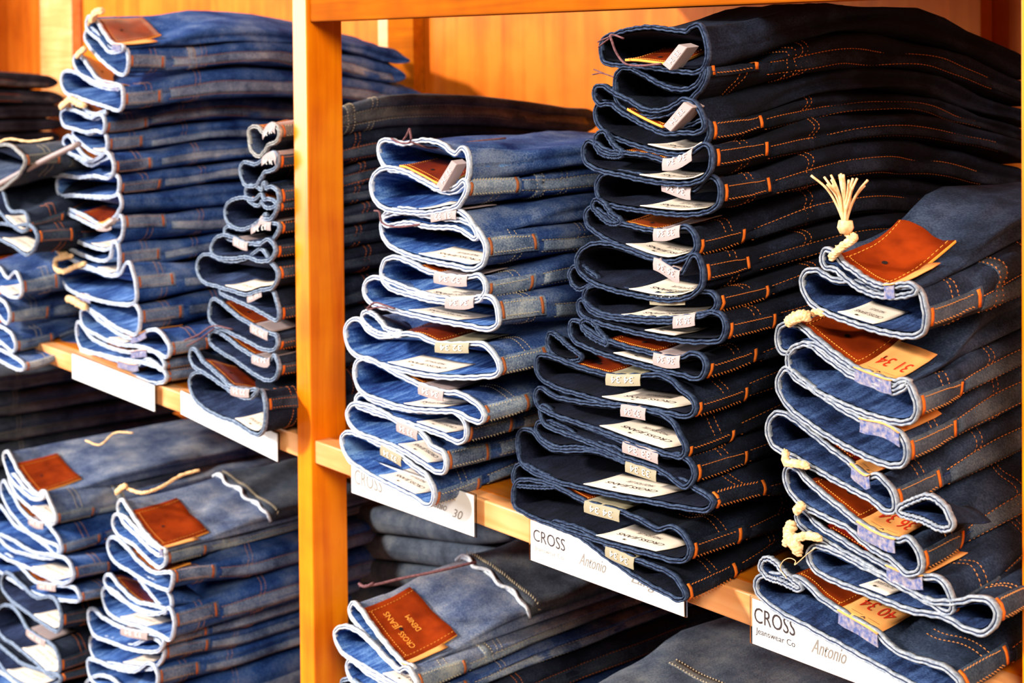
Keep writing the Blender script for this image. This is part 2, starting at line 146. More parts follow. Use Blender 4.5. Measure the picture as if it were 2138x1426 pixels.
 [([(-9222,-4146),(-9006,-3929),(-8213,-3875),(-7466,-3852),(-6578,-3607),(-6335,-3780)],[(-9222,-4146),(-8921,-4238),(-7944,-4175),(-7032,-4087),(-6427,-3976),(-6335,-3780)],{'label':(0.546,0.871)})],
 [([(-9571,-4778),(-9350,-4585),(-8630,-4390),(-7961,-4503),(-7315,-4436),(-6700,-4372),(-6521,-4534)],[(-9571,-4778),(-9477,-4997),(-8659,-4941),(-7700,-4854),(-6719,-4770),(-6521,-4534)],{'tag':(0.532,0.816),'label':(0.436,0.826)})],
 [([(-10143,-5372),(-9283,-5241),(-8280,-5141),(-7159,-4868),(-6445,-4702)],[(-10143,-5372),(-9298,-5524),(-8294,-5414),(-7169,-5071),(-6445,-4702)],{'label':(0.275,0.688)})],
 [([(-10169,-5826),(-9305,-5650),(-8299,-5505),(-7174,-5187),(-6393,-5015)],[(-10169,-5826),(-9318,-5871),(-8312,-5748),(-7186,-5420),(-6393,-5015)],{})],
],
'H':[
 [([(-4929,-1930),(-4816,-1796),(-4467,-1889),(-3996,-2019),(-3476,-2076),(-3286,-2060)],[(-4929,-1930),(-4754,-2041),(-4268,-2093),(-3737,-2149),(-3478,-2138),(-3286,-2060)],{'patch':(0.288,0.909),'ptag':(0.916,0.982),'pd':0.07}),
  ([(-5159,-2200),(-5080,-2074),(-4753,-2015),(-4267,-2067),(-3801,-2117),(-3413,-2108),(-3308,-2152)],[(-5159,-2200),(-4980,-2284),(-4412,-2260),(-3940,-2306),(-3484,-2301),(-3308,-2152)],{})],
 [([(-5283,-2526),(-5130,-2391),(-4696,-2364),(-4146,-2441),(-3617,-2438),(-3170,-2307),(-3002,-2270)],[(-5283,-2526),(-5068,-2651),(-4427,-2624),(-3884,-2592),(-3365,-2524),(-3082,-2451),(-3002,-2270)],{'patch':(0.359,0.814)})],
 [([(-4292,-2687),(-4019,-2632),(-3559,-2595),(-3305,-2592),(-3203,-2707)],[(-4292,-2687),(-3891,-2770),(-3567,-2820),(-3313,-2815),(-3203,-2707)],{'small':1}),
  ([(-5495,-3095),(-5339,-2969),(-4865,-3013),(-4305,-3024),(-3765,-2907),(-3250,-2808)],[(-5495,-3095),(-5309,-3147),(-4727,-3128),(-4170,-3058),(-3636,-2941),(-3250,-2808)],{'patch':(0.134,0.654),'small':1}),
  ([(-5556,-3303),(-5461,-3193),(-5015,-3137),(-4447,-3145),(-3836,-3054),(-3315,-2865),(-3124,-2756),(-3005,-2864)],[(-5556,-3303),(-5359,-3457),(-4810,-3415),(-4110,-3268),(-3452,-3155),(-3105,-3102),(-3005,-2864)],{'label':(0.26,0.615)})],
 [([(-6106,-3801),(-6021,-3664),(-5479,-3629),(-4601,-3504),(-3779,-3287),(-3453,-3205),(-3314,-3208)],[(-6106,-3801),(-5954,-3945),(-5189,-3829),(-4329,-3647),(-3459,-3355),(-3314,-3208)],{'tag':(0.495,0.837)})],
 [([(-6221,-4254),(-6119,-4109),(-5492,-3929),(-4610,-3741),(-3848,-3385),(-3523,-3352),(-3449,-3426)],[(-6221,-4254),(-6051,-4363),(-5203,-4153),(-4339,-3907),(-3795,-3719),(-3449,-3426)],{'label':(0.458,0.705)})],
 [([(-6215,-4488),(-5973,-4391),(-5206,-4234),(-4342,-3985),(-3794,-3693),(-3588,-3747)],[(-6215,-4488),(-6064,-4671),(-5217,-4505),(-4352,-4246),(-3673,-3951),(-3588,-3747)],{'patch':(0.376,0.756)})],
 [([(-6312,-4870),(-5984,-4643),(-5362,-4423),(-4777,-4373),(-4077,-4147),(-3580,-4042)],[(-6312,-4870),(-5225,-4695),(-4085,-4379),(-3683,-4205),(-3580,-4042)],{})],
],
'I':[
 [([(622,-1734),(696,-1648),(821,-1672),(1065,-1771),(1404,-1886),(1731,-1954),(1891,-1923)],[(622,-1734),(711,-1796),(1063,-1886),(1435,-1961),(1730,-1996),(1891,-1923)],{'patch':(0.191,0.86),'ptag':(0.865,0.94),'pd':0.068}),
  ([(393,-2062),(488,-1967),(745,-1883),(1063,-1886),(1402,-1955),(1730,-1996),(1891,-1923),(2062,-2014)],[(393,-2062),(557,-2171),(810,-2175),(1057,-2161),(1398,-2147),(1727,-2133),(1981,-2126),(2062,-2014)],{'label':(0.59,0.921)})],
 [([(663,-2315),(737,-2235),(1055,-2250),(1396,-2234),(1725,-2202),(2106,-2131),(2167,-2158)],[(663,-2315),(769,-2403),(1224,-2365),(1723,-2304),(2041,-2255),(2167,-2158)],{})],
 [([(549,-2536),(696,-2456),(1051,-2427),(1459,-2401),(1819,-2354),(2226,-2285)],[(549,-2536),(765,-2584),(1221,-2541),(1720,-2476),(2038,-2406),(2226,-2285)],{})],
],
'K':[
 [([(3752,-1784),(4022,-1556),(4472,-1530),(5073,-1525),(5631,-1521),(5946,-1675)],[(3752,-1784),(4084,-1887),(4774,-1930),(5353,-1911),(5841,-1875),(5946,-1675)],{})],
],
'Z':[
 [([(-19800,3850),(-19400,4020),(-18400,4050),(-17400,4020),(-17000,3850)],[(-19800,3850),(-19400,3660),(-18400,3620),(-17400,3660),(-17000,3850)],{})],
 [([(-19800,3350),(-19400,3520),(-18400,3550),(-17400,3520),(-17050,3350)],[(-19800,3350),(-19400,3160),(-18400,3120),(-17400,3160),(-17050,3350)],{})],
],
'Y':[
 [([(-14200,-1450),(-14000,-1290),(-12800,-1310),(-11800,-1290),(-11500,-1450)],[(-14200,-1450),(-14000,-1610),(-12800,-1650),(-11800,-1630),(-11500,-1450)],{})],
 [([(-14200,-1900),(-14000,-1740),(-12800,-1760),(-11800,-1740),(-11500,-1900)],[(-14200,-1900),(-14000,-2060),(-12800,-2100),(-11800,-2080),(-11500,-1900)],{})],
 [([(-14200,-2350),(-14000,-2190),(-12800,-2210),(-11800,-2190),(-11500,-2350)],[(-14200,-2350),(-14000,-2510),(-12800,-2550),(-11800,-2530),(-11500,-2350)],{})],
 [([(-14200,-2800),(-14000,-2640),(-12800,-2660),(-11800,-2640),(-11500,-2800)],[(-14200,-2800),(-14000,-2960),(-12800,-3000),(-11800,-2980),(-11500,-2800)],{})],
 [([(-14200,-3250),(-14000,-3090),(-12800,-3110),(-11800,-3090),(-11500,-3250)],[(-14200,-3250),(-14000,-3410),(-12800,-3450),(-11800,-3430),(-11500,-3250)],{})],
],
'X':[
 [([(-5347,-2762),(-4296,-2335),(-2306,-2009),(-771,-1740),(-26,-1773)],[(-5347,-2762),(-4303,-2671),(-2312,-2320),(-775,-2052),(-26,-1773)],{})],
 [([(-5357,-3170),(-4304,-2728),(-2313,-2373),(-776,-2083),(-30,-2105)],[(-5357,-3170),(-4311,-3064),(-2318,-2686),(-780,-2395),(-30,-2105)],{})],
 [([(-5366,-3579),(-4313,-3122),(-2319,-2739),(-781,-2427),(-35,-2439)],[(-5366,-3579),(-4320,-3458),(-2324,-3051),(-786,-2739),(-35,-2439)],{})],
 [([(-5375,-3988),(-4321,-3516),(-2325,-3104),(-786,-2771),(-39,-2772)],[(-5375,-3988),(-4328,-3853),(-2331,-3417),(-791,-3084),(-39,-2772)],{})],
],
}
CORDS = [
('E', 0, 'tie', 0.0013, [(0.5742, -0.0536, 0.4172), (0.5453, -0.0515, 0.4157), (0.5313, -0.0506, 0.418), (0.522, -0.0503, 0.4264), (0.5172, -0.0496, 0.4342), (0.5126, -0.047, 0.4405), (0.5166, -0.0455, 0.4402), (0.5249, -0.0447, 0.4376)]),
('E', 0, 'fringe', 0.0009, [(0.5111, -0.0467, 0.439), (0.5035, -0.0477, 0.4367), (0.4998, -0.0492, 0.435)]),
('E', 0, 'fringe', 0.0009, [(0.511, -0.0467, 0.4378), (0.5054, -0.048, 0.4343), (0.5008, -0.0493, 0.4307)]),
('E', 1, 'tie', 0.0009, [(0.5119, -0.0429, 0.4063), (0.5064, -0.0441, 0.408), (0.4988, -0.045, 0.4104), (0.491, -0.0449, 0.4125)]),
('E', 1, 'fringe', 0.0008, [(0.5064, -0.0441, 0.408), (0.4988, -0.045, 0.4095), (0.4889, -0.0446, 0.4082)]),
('D', 0, 'tie', 0.0014, [(0.202, -0.0392, 0.344), (0.2239, -0.0434, 0.3407), (0.2409, -0.0451, 0.3434), (0.236, -0.0426, 0.3552)]),
('D', 0, 'fringe', 0.0012, [(0.236, -0.0426, 0.3552), (0.2325, -0.0432, 0.3494), (0.2271, -0.0437, 0.3436)]),
('D', 0, 'tie', 0.0014, [(0.2409, -0.0451, 0.3426), (0.2487, -0.0299, 0.3368), (0.2484, -0.0048, 0.3372), (0.2521, 0.0218, 0.3399), (0.2596, 0.059, 0.3422)]),
('D', 1, 'tie', 0.0014, [(0.1711, -0.0381, 0.2707), (0.1819, -0.0402, 0.2705), (0.1873, -0.0417, 0.2614), (0.2097, -0.042, 0.2583), (0.2502, -0.036, 0.2641)]),
('D', 4, 'tie', 0.0013, [(0.158, -0.0388, 0.1718), (0.1742, -0.0414, 0.1794), (0.1929, -0.0423, 0.1793), (0.206, -0.0406, 0.1775)]),
('D', 4, 'fringe', 0.0011, [(0.1579, -0.0388, 0.1697), (0.1782, -0.0418, 0.1754), (0.1952, -0.0415, 0.1767)]),
('C', 8, 'tie', 0.0014, [(-0.2868, -0.0033, 0.0696), (-0.2462, -0.0064, 0.0829), (-0.2068, -0.0083, 0.0995), (-0.1557, -0.0114, 0.1031)]),
('C', 8, 'fringe', 0.0012, [(-0.2772, -0.0053, 0.0642), (-0.2415, -0.0069, 0.0786), (-0.2021, -0.0088, 0.0973)]),
('B', 0, 'cream', 0.005, [(-0.5543, 0.0045, 0.4769), (-0.5394, 0.0013, 0.4854), (-0.5213, -0.0013, 0.4894), (-0.5057, -0.0016, 0.4894)]),
('B', 1, 'cream', 0.0042, [(-0.614, 0.0096, 0.4277), (-0.5921, 0.0057, 0.4344), (-0.5759, 0.0044, 0.4389)]),
('B', 2, 'cream', 0.0048, [(-0.679, 0.0131, 0.3535), (-0.6554, 0.0101, 0.36), (-0.6377, 0.0096, 0.3662), (-0.6196, 0.0111, 0.3619), (-0.59, 0.0095, 0.3579)]),
('B', 7, 'cream', 0.005, [(-0.6955, 0.0145, 0.143), (-0.6853, 0.0136, 0.1381), (-0.6702, 0.0144, 0.1372)]),
('B', 7, 'cream', 0.0038, [(-0.6465, 0.0124, 0.1386), (-0.6786, 0.0131, 0.1329), (-0.7082, 0.0136, 0.1251), (-0.7087, 0.0136, 0.1142), (-0.6761, 0.0129, 0.1131), (-0.6338, 0.0113, 0.1248), (-0.5995, 0.0104, 0.1331)]),
('B', 8, 'cream', 0.005, [(-0.6641, 0.0118, 0.0743), (-0.641, 0.0089, 0.0763), (-0.6163, 0.0098, 0.0723), (-0.5958, 0.01, 0.0702)]),
('F', 0, 'tassel', 0.0016, [(0.744, -0.041, 0.2941), (0.7385, -0.0422, 0.2973), (0.737, -0.0419, 0.3024)]),
('F', 1, 'cream', 0.0042, [(0.6779, -0.0305, 0.2269), (0.6876, -0.034, 0.2317), (0.6927, -0.0328, 0.2341), (0.6978, -0.0317, 0.2334)]),
('F', 1, 'cream', 0.0026, [(0.6961, -0.0254, 0.2348), (0.7012, -0.0262, 0.2372), (0.7079, -0.0273, 0.2366)]),
('F', 3, 'cream', 0.003, [(0.6748, -0.03, 0.1306), (0.6775, -0.0334, 0.124), (0.6875, -0.034, 0.1248), (0.6975, -0.0326, 0.1246)]),
('F', 5, 'cream', 0.0034, [(0.6854, -0.0317, 0.0889), (0.6903, -0.0334, 0.0932), (0.6915, -0.0316, 0.0945)]),
('F', 6, 'cream', 0.0046, [(0.6832, -0.0333, 0.0789), (0.6809, -0.035, 0.0717), (0.6868, -0.0359, 0.0663), (0.6909, -0.0345, 0.0607)]),
('F', 6, 'cream', 0.003, [(0.6759, -0.0341, 0.0632), (0.6869, -0.0359, 0.0698), (0.697, -0.0335, 0.0739), (0.7087, -0.0334, 0.0747)]),
('F', 7, 'thread', 0.0004, [(0.7064, -0.037, 0.0681), (0.6995, -0.0369, 0.0621), (0.6907, -0.0365, 0.0535), (0.6867, -0.0359, 0.0502), (0.6877, -0.036, 0.0533), (0.6837, -0.0364, 0.0544), (0.6757, -0.0351, 0.0499), (0.6726, -0.0346, 0.0433), (0.6787, -0.0346, 0.0379)]),
('H', 0, 'cream', 0.0022, [(-0.4784, -0.0052, -0.1667), (-0.4599, -0.007, -0.1518), (-0.4352, -0.0055, -0.1518), (-0.4024, -0.0028, -0.1488), (-0.3862, 0.0136, -0.141), (-0.3795, 0.0379, -0.1294), (-0.3612, 0.0561, -0.1215)]),
('H', 0, 'cream', 0.0036, [(-0.4778, -0.0062, -0.1651), (-0.4574, -0.0083, -0.1536), (-0.4422, -0.0088, -0.1463)]),
('G', 0, 'cream', 0.0014, [(-0.5813, -0.0019, -0.1149), (-0.5468, 0.0047, -0.1152), (-0.5333, 0.0183, -0.0991), (-0.4988, 0.0299, -0.0939)]),
('I', 0, 'tie', 0.002, [(0.0999, -0.011, -0.1327), (0.118, -0.0068, -0.1279), (0.1361, 0.0164, -0.1218), (0.1567, 0.0443, -0.1162), (0.1794, 0.0821, -0.1089)]),
('I', 0, 'fringe', 0.0022, [(0.1015, -0.0132, -0.1294), (0.1137, -0.0144, -0.1289), (0.1245, -0.0115, -0.1229)]),
('B', 0, 'cream', 0.0022, [(-0.5369, 0.0, 0.4842), (-0.5526, 0.0014, 0.4791), (-0.5632, 0.0033, 0.4703)]),
('F', 0, 'cream', 0.003, [(0.7206, -0.0363, 0.279), (0.7288, -0.0396, 0.2855), (0.7377, -0.042, 0.2913), (0.744, -0.043, 0.2949), (0.7459, -0.0433, 0.2978)]),
('A', 0, 'strap', 0.0045, [(-0.834, -0.0406, 0.2233), (-0.7328, -0.0367, 0.2523), (-0.6472, -0.0293, 0.2788), (-0.5559, -0.0164, 0.3066)]),
('A', 0, 'cream', 0.0016, [(-1.0254, 0.0505, 0.284), (-0.9447, 0.0425, 0.2955), (-0.8761, 0.0456, 0.2942), (-0.7882, 0.0468, 0.3028)])]
TAG_BLOCKS = [('E', 0, [(0.5762, -0.0549, 0.4167), (0.5957, -0.0576, 0.4322), (0.6059, -0.059, 0.4296), (0.5853, -0.0561, 0.412)]),
('E', 1, [(0.5765, -0.0549, 0.369), (0.6012, -0.0584, 0.3882), (0.6118, -0.0598, 0.3842), (0.5857, -0.0562, 0.3648)]),
('D', 0, [(0.2862, -0.0506, 0.3047), (0.3122, -0.0532, 0.3289), (0.3213, -0.0541, 0.3256), (0.295, -0.0515, 0.2988)]),
('B', 6, [(-0.5387, 0.0022, 0.1923), (-0.4898, -0.002, 0.2078), (-0.484, -0.0025, 0.2039), (-0.5205, 0.0006, 0.1907)])]
PLANES = {'A':(-.042,-.7,-.1),'B':(.028,-.76,-.085),'C':(.012,-.35,-.1),'D':(-.02,.05,-.1),'E':(-.012,.32,-.14),'F':(-.012,.6,-.16),
'G':(.0,-.8,-.1),'H':(.0,-.45,-.1),'I':(-.0,.05,-.1),'K':(.03,.4,-.05),'Z':(0.,-1.3,-.05),'Y':(0.,-1.,-.1),'X':(.30,-.3,0.)}
LOWER = -.60      # top of the lower shelf board

# ------------------------------------------------------------------ materials
def nt(name):
    m = bpy.data.materials.new(name); m.use_nodes = True
    n = m.node_tree.nodes; b = n['Principled BSDF']
    return m, n, m.node_tree.links, b
def plain(name, col, rough=.6, spec=.4, noise=0, scale=60, col2=None, bump=0):
    m, n, l, b = nt(name)
    b.inputs['Base Color'].default_value = (*col, 1); b.inputs['Roughness'].default_value = rough
    b.inputs['Specular IOR Level'].default_value = spec
    if col2 or bump:
        tc = n.new('ShaderNodeTexCoord'); no = n.new('ShaderNodeTexNoise'); no.inputs['Scale'].default_value = scale; no.inputs['Detail'].default_value = 4
        l.new(tc.outputs['Object'], no.inputs['Vector'])
        if col2:
            r = n.new('ShaderNodeValToRGB'); r.color_ramp.elements[0].position = .35; r.color_ramp.elements[1].position = .65
            r.color_ramp.elements[0].color = (*col, 1); r.color_ramp.elements[1].color = (*col2, 1)
            l.new(no.outputs[0], r.inputs[0]); l.new(r.outputs[0], b.inputs['Base Color'])
        if bump:
            bp = n.new('ShaderNodeBump'); bp.inputs['Strength'].default_value = bump; bp.inputs['Distance'].default_value = .002
            l.new(no.outputs[0], bp.inputs['Height']); l.new(bp.outputs[0], b.inputs['Normal'])
    return m
def wood(name, c1, c2, c3, axis, scale=9, rough=.38):
    m, n, l, b = nt(name)
    tc = n.new('ShaderNodeTexCoord'); mp = n.new('ShaderNodeMapping')
    s = [scale * 9] * 3; s[axis] = scale * .55; mp.inputs['Scale'].default_value = s
    l.new(tc.outputs['Object'], mp.inputs[0])
    a = n.new('ShaderNodeTexNoise'); a.inputs['Scale'].default_value = 1; a.inputs['Detail'].default_value = 6; a.inputs['Distortion'].default_value = .6
    l.new(mp.outputs[0], a.inputs['Vector'])
    big = n.new('ShaderNodeTexNoise'); big.inputs['Scale'].default_value = 11; big.inputs['Detail'].default_value = 3; l.new(tc.outputs['Object'], big.inputs['Vector'])
    mx = n.new('ShaderNodeMix'); mx.inputs[0].default_value = .5; l.new(a.outputs[0], mx.inputs[2]); l.new(big.outputs[0], mx.inputs[3])
    r = n.new('ShaderNodeValToRGB'); e = r.color_ramp.elements
    e[0].position = .30; e[0].color = (*c2, 1); e[1].position = .60; e[1].color = (*c1, 1); e.new(.47).color = (*c3, 1)
    l.new(mx.outputs[0], r.inputs[0]); l.new(r.outputs[0], b.inputs['Base Color'])
    b.inputs['Roughness'].default_value = rough; b.inputs['Specular IOR Level'].default_value = .45
    bp = n.new('ShaderNodeBump'); bp.inputs['Strength'].default_value = .15; bp.inputs['Distance'].default_value = .001
    l.new(a.outputs[0], bp.inputs['Height']); l.new(bp.outputs[0], b.inputs['Normal'])
    return m
def denim(name, c1, c2, c3, streak=0.0, grain=.5, seam=False):
    """c1 deep dye, c2 body colour, c3 worn colour; UV u = metres round the fold, v = metres into the shelf"""
    m, n, l, b = nt(name)
    uv = n.new('ShaderNodeUVMap'); uv.uv_map = 'UVMap'
    tc = n.new('ShaderNodeTexCoord')
    wear = n.new('ShaderNodeTexNoise'); wear.inputs['Scale'].default_value = 17; wear.inputs['Detail'].default_value = 5; wear.inputs['Roughness'].default_value = .62
    l.new(tc.outputs['Object'], wear.inputs['Vector'])
    mp = n.new('ShaderNodeMapping'); mp.inputs['Scale'].default_value = (150, 26, 1) if not seam else (60, 420, 1)
    if not seam: mp.inputs['Rotation'].default_value = (0, 0, .28)
    l.new(uv.outputs[0], mp.inputs[0])
    st = n.new('ShaderNodeTexNoise'); st.inputs['Scale'].default_value = 1; st.inputs['Detail'].default_value = 3; l.new(mp.outputs[0], st.inputs['Vector'])
    gr = n.new('ShaderNodeTexNoise'); gr.inputs['Scale'].default_value = 650; gr.inputs['Detail'].default_value = 2; l.new(tc.outputs['Object'], gr.inputs['Vector'])
    def mathn(op, a, b_, v=None):
        x = n.new('ShaderNodeMath'); x.operation = op
        l.new(a, x.inputs[0])
        if v is None: l.new(b_, x.inputs[1])
        else: x.inputs[1].default_value = v
        return x.outputs[0]
    s1 = mathn('MULTIPLY', mathn('SUBTRACT', st.outputs[0], None, .5), None, streak)
    g1 = mathn('MULTIPLY', mathn('SUBTRACT', gr.outputs[0], None, .5), None, grain)
    f = mathn('ADD', mathn('ADD', wear.outputs[0], s1), g1)
    r = n.new('ShaderNodeValToRGB'); e = r.color_ramp.elements
    e[0].position = .30; e[0].color = (*c1, 1); e[1].position = .74; e[1].color = (*c3, 1); e.new(.50).color = (*c2, 1)
    l.new(f, r.inputs[0]); l.new(r.outputs[0], b.inputs['Base Color'])
    b.inputs['Roughness'].default_value = .95; b.inputs['Specular IOR Level'].default_value = .12
    hgt = mathn('ADD', mathn('MULTIPLY', st.outputs[0], None, 1.0 if (streak or seam) else .5), mathn('MULTIPLY', gr.outputs[0], None, .35))
    bp = n.new('ShaderNodeBump'); bp.inputs['Strength'].default_value = .55; bp.inputs['Distance'].default_value = .0016
    l.new(hgt, bp.inputs['Height']); l.new(bp.outputs[0], b.inputs['Normal'])
    return m
def srgb(r, g, b):
    f = lambda c: ((c / 255 + .055) / 1.055) ** 2.4 if c > 10 else c / 255 / 12.92
    return (f(r), f(g), f(b))
W_POST = wood('orange_oak_upright', srgb(255, 142, 4), srgb(206, 82, 0), srgb(240, 120, 1), 2, 9, .3)
W_RAIL = wood('orange_oak_rail', srgb(244, 178, 118), srgb(222, 136, 72), srgb(236, 158, 94), 0)
W_SHADE = wood('shade_darkened_oak', srgb(176, 92, 0), srgb(130, 60, 0), srgb(156, 76, 0), 0, 9, .9)  # oak darkened in colour to stand for shade on top rail and stile
W_SHADE.node_tree.nodes['Principled BSDF'].inputs['Specular IOR Level'].default_value = .08
W_BOARD = wood('orange_oak_board', srgb(226, 130, 26), srgb(180, 84, 8), srgb(208, 112, 16), 0)
W_BACK = wood('amber_back_panel', srgb(228, 122, 28), srgb(184, 84, 10), srgb(214, 106, 18), 2, 4, .5)
W_BACK.node_tree.nodes['Principled BSDF'].inputs['Specular IOR Level'].default_value = .12
# style: outside, inside, waist edge, groove, stitching, seam
def style(k, out, ins, edge, groove, stitch, seam, streak=.35):
    return dict(out=denim(k + '_denim', *out, streak=.12), ins=denim(k + '_denim_reverse', *ins, streak=streak),
                edge=plain(k + '_waist_edge', edge[0], .9, .1, col2=edge[1], scale=300, bump=.5), groove=plain(k + '_edge_groove', groove, .9, .1),
                stitch=plain(k + '_thread', stitch, .7, .3), seam=denim(k + '_seam', *seam, seam=True, streak=.9))
ORANGE = (.50, .13, .018); CREAM = (.52, .42, .27)
ST = {
 'dark': style('indigo', (srgb(6, 8, 14), srgb(14, 18, 30), srgb(32, 40, 60)), (srgb(6, 8, 16), srgb(16, 19, 34), srgb(32, 38, 60)),
               (srgb(34, 44, 70), srgb(66, 80, 106)), srgb(8, 10, 22), ORANGE, (srgb(7, 9, 16), srgb(18, 22, 34), srgb(50, 56, 72)), .3),
 'deep': style('deep_blue', (srgb(16, 22, 34), srgb(34, 44, 64), srgb(62, 74, 98)), (srgb(20, 30, 58), srgb(38, 56, 98), srgb(74, 100, 150)),
               (srgb(118, 126, 142), srgb(164, 168, 176)), srgb(40, 50, 80), (.55, .20, .05), (srgb(40, 48, 60), srgb(70, 80, 96), srgb(108, 116, 126)), .8),
 'washed': style('washed_blue', (srgb(18, 36, 88), srgb(52, 78, 130), srgb(124, 138, 166)), (srgb(24, 48, 108), srgb(54, 92, 160), srgb(120, 158, 206)),
               (srgb(176, 188, 212), srgb(222, 226, 234)), srgb(58, 74, 116), CREAM, (srgb(40, 58, 98), srgb(112, 132, 162), srgb(206, 210, 210)), .9),
 'mid': style('mid_blue', (srgb(12, 34, 92), srgb(42, 78, 142), srgb(108, 130, 170)), (srgb(22, 44, 100), srgb(52, 88, 152), srgb(116, 152, 204)),
               (srgb(166, 180, 208), srgb(212, 220, 234)), srgb(50, 64, 104), (.50, .24, .08), (srgb(36, 50, 86), srgb(102, 122, 158), srgb(176, 188, 204)), .9),
 'navy': style('navy', (srgb(12, 15, 26), srgb(26, 32, 48), srgb(50, 58, 76)), (srgb(14, 19, 40), srgb(32, 42, 72), srgb(64, 80, 118)),
               (srgb(96, 112, 140), srgb(150, 164, 184)), srgb(24, 30, 50), ORANGE, (srgb(24, 30, 42), srgb(50, 60, 76), srgb(92, 100, 112)), .5),
 'faded': style('faded_blue', (srgb(50, 64, 100), srgb(98, 110, 136), srgb(160, 162, 168)), (srgb(24, 48, 108), srgb(54, 92, 160), srgb(120, 158, 206)),
               (srgb(186, 196, 214), srgb(228, 230, 232)), srgb(58, 74, 116), CREAM, (srgb(60, 74, 104), srgb(120, 134, 150), srgb(184, 186, 176)), .9),
 'grey': style('grey_blue', (srgb(38, 44, 54), srgb(66, 74, 88), srgb(104, 108, 112)), (srgb(40, 48, 70), srgb(70, 82, 110), srgb(110, 122, 146)),
               (srgb(140, 142, 146), srgb(186, 182, 176)), srgb(46, 48, 56), CREAM, (srgb(60, 62, 66), srgb(98, 98, 98), srgb(150, 144, 132)), .5),
}
M_LEATHER = plain('brown_leather', srgb(150, 52, 10), .33, .6, col2=srgb(112, 34, 6), scale=38, bump=.3)
M_RED = plain('red_leather', srgb(170, 34, 16), .4, .5, col2=srgb(132, 22, 10), scale=38, bump=.2)
M_CUT = plain('raw_leather_edge', srgb(245, 160, 62), .7, .2)
M_MAUVE = plain('mauve_grey_card', srgb(160, 140, 138), .55, .4)
M_KHAKI = plain('khaki_grey_card', srgb(150, 138, 112), .55, .4)
M_PEACH = plain('peach_card', srgb(240, 170, 96), .6, .3, col2=srgb(228, 150, 80), scale=30)
M_LABEL = plain('off_white_cloth_label', srgb(250, 228, 206), .8, .2)
M_WHITE = plain('white_card', (.9, .9, .9), .45, .4)
M_CLEAR, _n, _l, _b = nt('clear_plastic'); _b.inputs['Roughness'].default_value = .08; _b.inputs['Transmission Weight'].default_value = 1; _b.inputs['IOR'].default_value = 1.2
M_INK = plain('brown_black_ink', srgb(60, 48, 50), .6, .2)
M_LIGHTINK = plain('pale_ink', srgb(236, 230, 226), .5, .3)
M_GREYINK = plain('grey_ink', srgb(150, 140, 132), .6, .2)
M_REDINK = plain('red_ink', srgb(206, 44, 20), .6, .2)
M_BRAND = plain('burnt_brand', srgb(70, 22, 6), .6, .3)
M_CORD = plain('mauve_cord', srgb(128, 88, 90), .9, .1, col2=srgb(92, 60, 66), scale=400)
M_TASSEL = plain('cream_cord', srgb(242, 206, 160), .9, .1, col2=srgb(220, 172, 118), scale=300)
M_PLAID = plain('blue_plaid_cloth', srgb(74, 88, 140), .85, .2, col2=srgb(150, 140, 150), scale=300)
M_HOLE = plain('eyelet_dark', (.015, .01, .01), .6, .2)
M_TACK = plain('orange_bar_tack', srgb(214, 104, 22), .7, .3)
M_TACKB = plain('rust_bar_tack', srgb(176, 96, 52), .7, .3)

# ------------------------------------------------------------------ mesh helpers
class MB:
    def __init__(s): s.v = []; s.f = []; s.m = []; s.uv = []
    def add(s, verts, faces, mi=0, uvs=None):
        o = len(s.v); s.v += [tuple(map(float, p)) for p in verts]
        for i, f in enumerate(faces):
            s.f.append([k + o for k in f]); s.m.append(mi if not hasattr(mi, '__len__') else mi[i])
            s.uv += ([uvs[k] for k in f] if uvs is not None else [(0, 0)] * len(f))
    def build(s, name, mats, parent=None, smooth=True):
        me = bpy.data.meshes.new(name); me.from_pydata(s.v, [], s.f)
        for m in mats: me.materials.append(m)
        me.polygons.foreach_set('material_index', s.m)
        me.polygons.foreach_set('use_smooth', [smooth] * len(s.f))
        u = me.uv_layers.new(name='UVMap'); u.data.foreach_set('uv', [c for p in s.uv for c in p])
        me.update()
        o = bpy.data.objects.new(name, me); C.objects.link(o)
        if parent is not None: o.parent = parent
        return o
    def box(s, lo, hi, mi=0):
        x0, y0, z0 = lo; x1, y1, z1 = hi
        s.add([(x0,y0,z0),(x1,y0,z0),(x1,y1,z0),(x0,y1,z0),(x0,y0,z1),(x1,y0,z1),(x1,y1,z1),(x0,y1,z1)],
              [(0,3,2,1),(4,5,6,7),(0,1,5,4),(1,2,6,5),(2,3,7,6),(3,0,4,7)], mi)
    def tube(s, pts, r, mi=0, seg=7, flat=1.0):
        pts = [Vector(p) for p in pts]; n = len(pts); vs = []
        up = Vector((.13, .2, .97))
        for i, p in enumerate(pts):
            t = (pts[min(i + 1, n - 1)] - pts[max(i - 1, 0)]).normalized()
            a = t.cross(up); a = a.normalized() if a.length > 1e-6 else Vector((1, 0, 0)); b = t.cross(a)
            rr = r[i] if hasattr(r, '__len__') else r
            for k in range(seg):
                th = 2 * math.pi * k / seg; vs.append(p + a * math.cos(th) * rr + b * math.sin(th) * rr * flat)
        fs = [(i*seg+k, i*seg+(k+1) % seg, (i+1)*seg+(k+1) % seg, (i+1)*seg+k) for i in range(n-1) for k in range(seg)]
        fs += [tuple(range(seg))[::-1], tuple((n-1)*seg+k for k in range(seg))]
        s.add(vs, fs, mi)
def bevel(o, w=.0015, n=2):
    m = o.modifiers.new('bevel', 'BEVEL'); m.width = w; m.segments = n; m.limit_method = 'ANGLE'
    return o
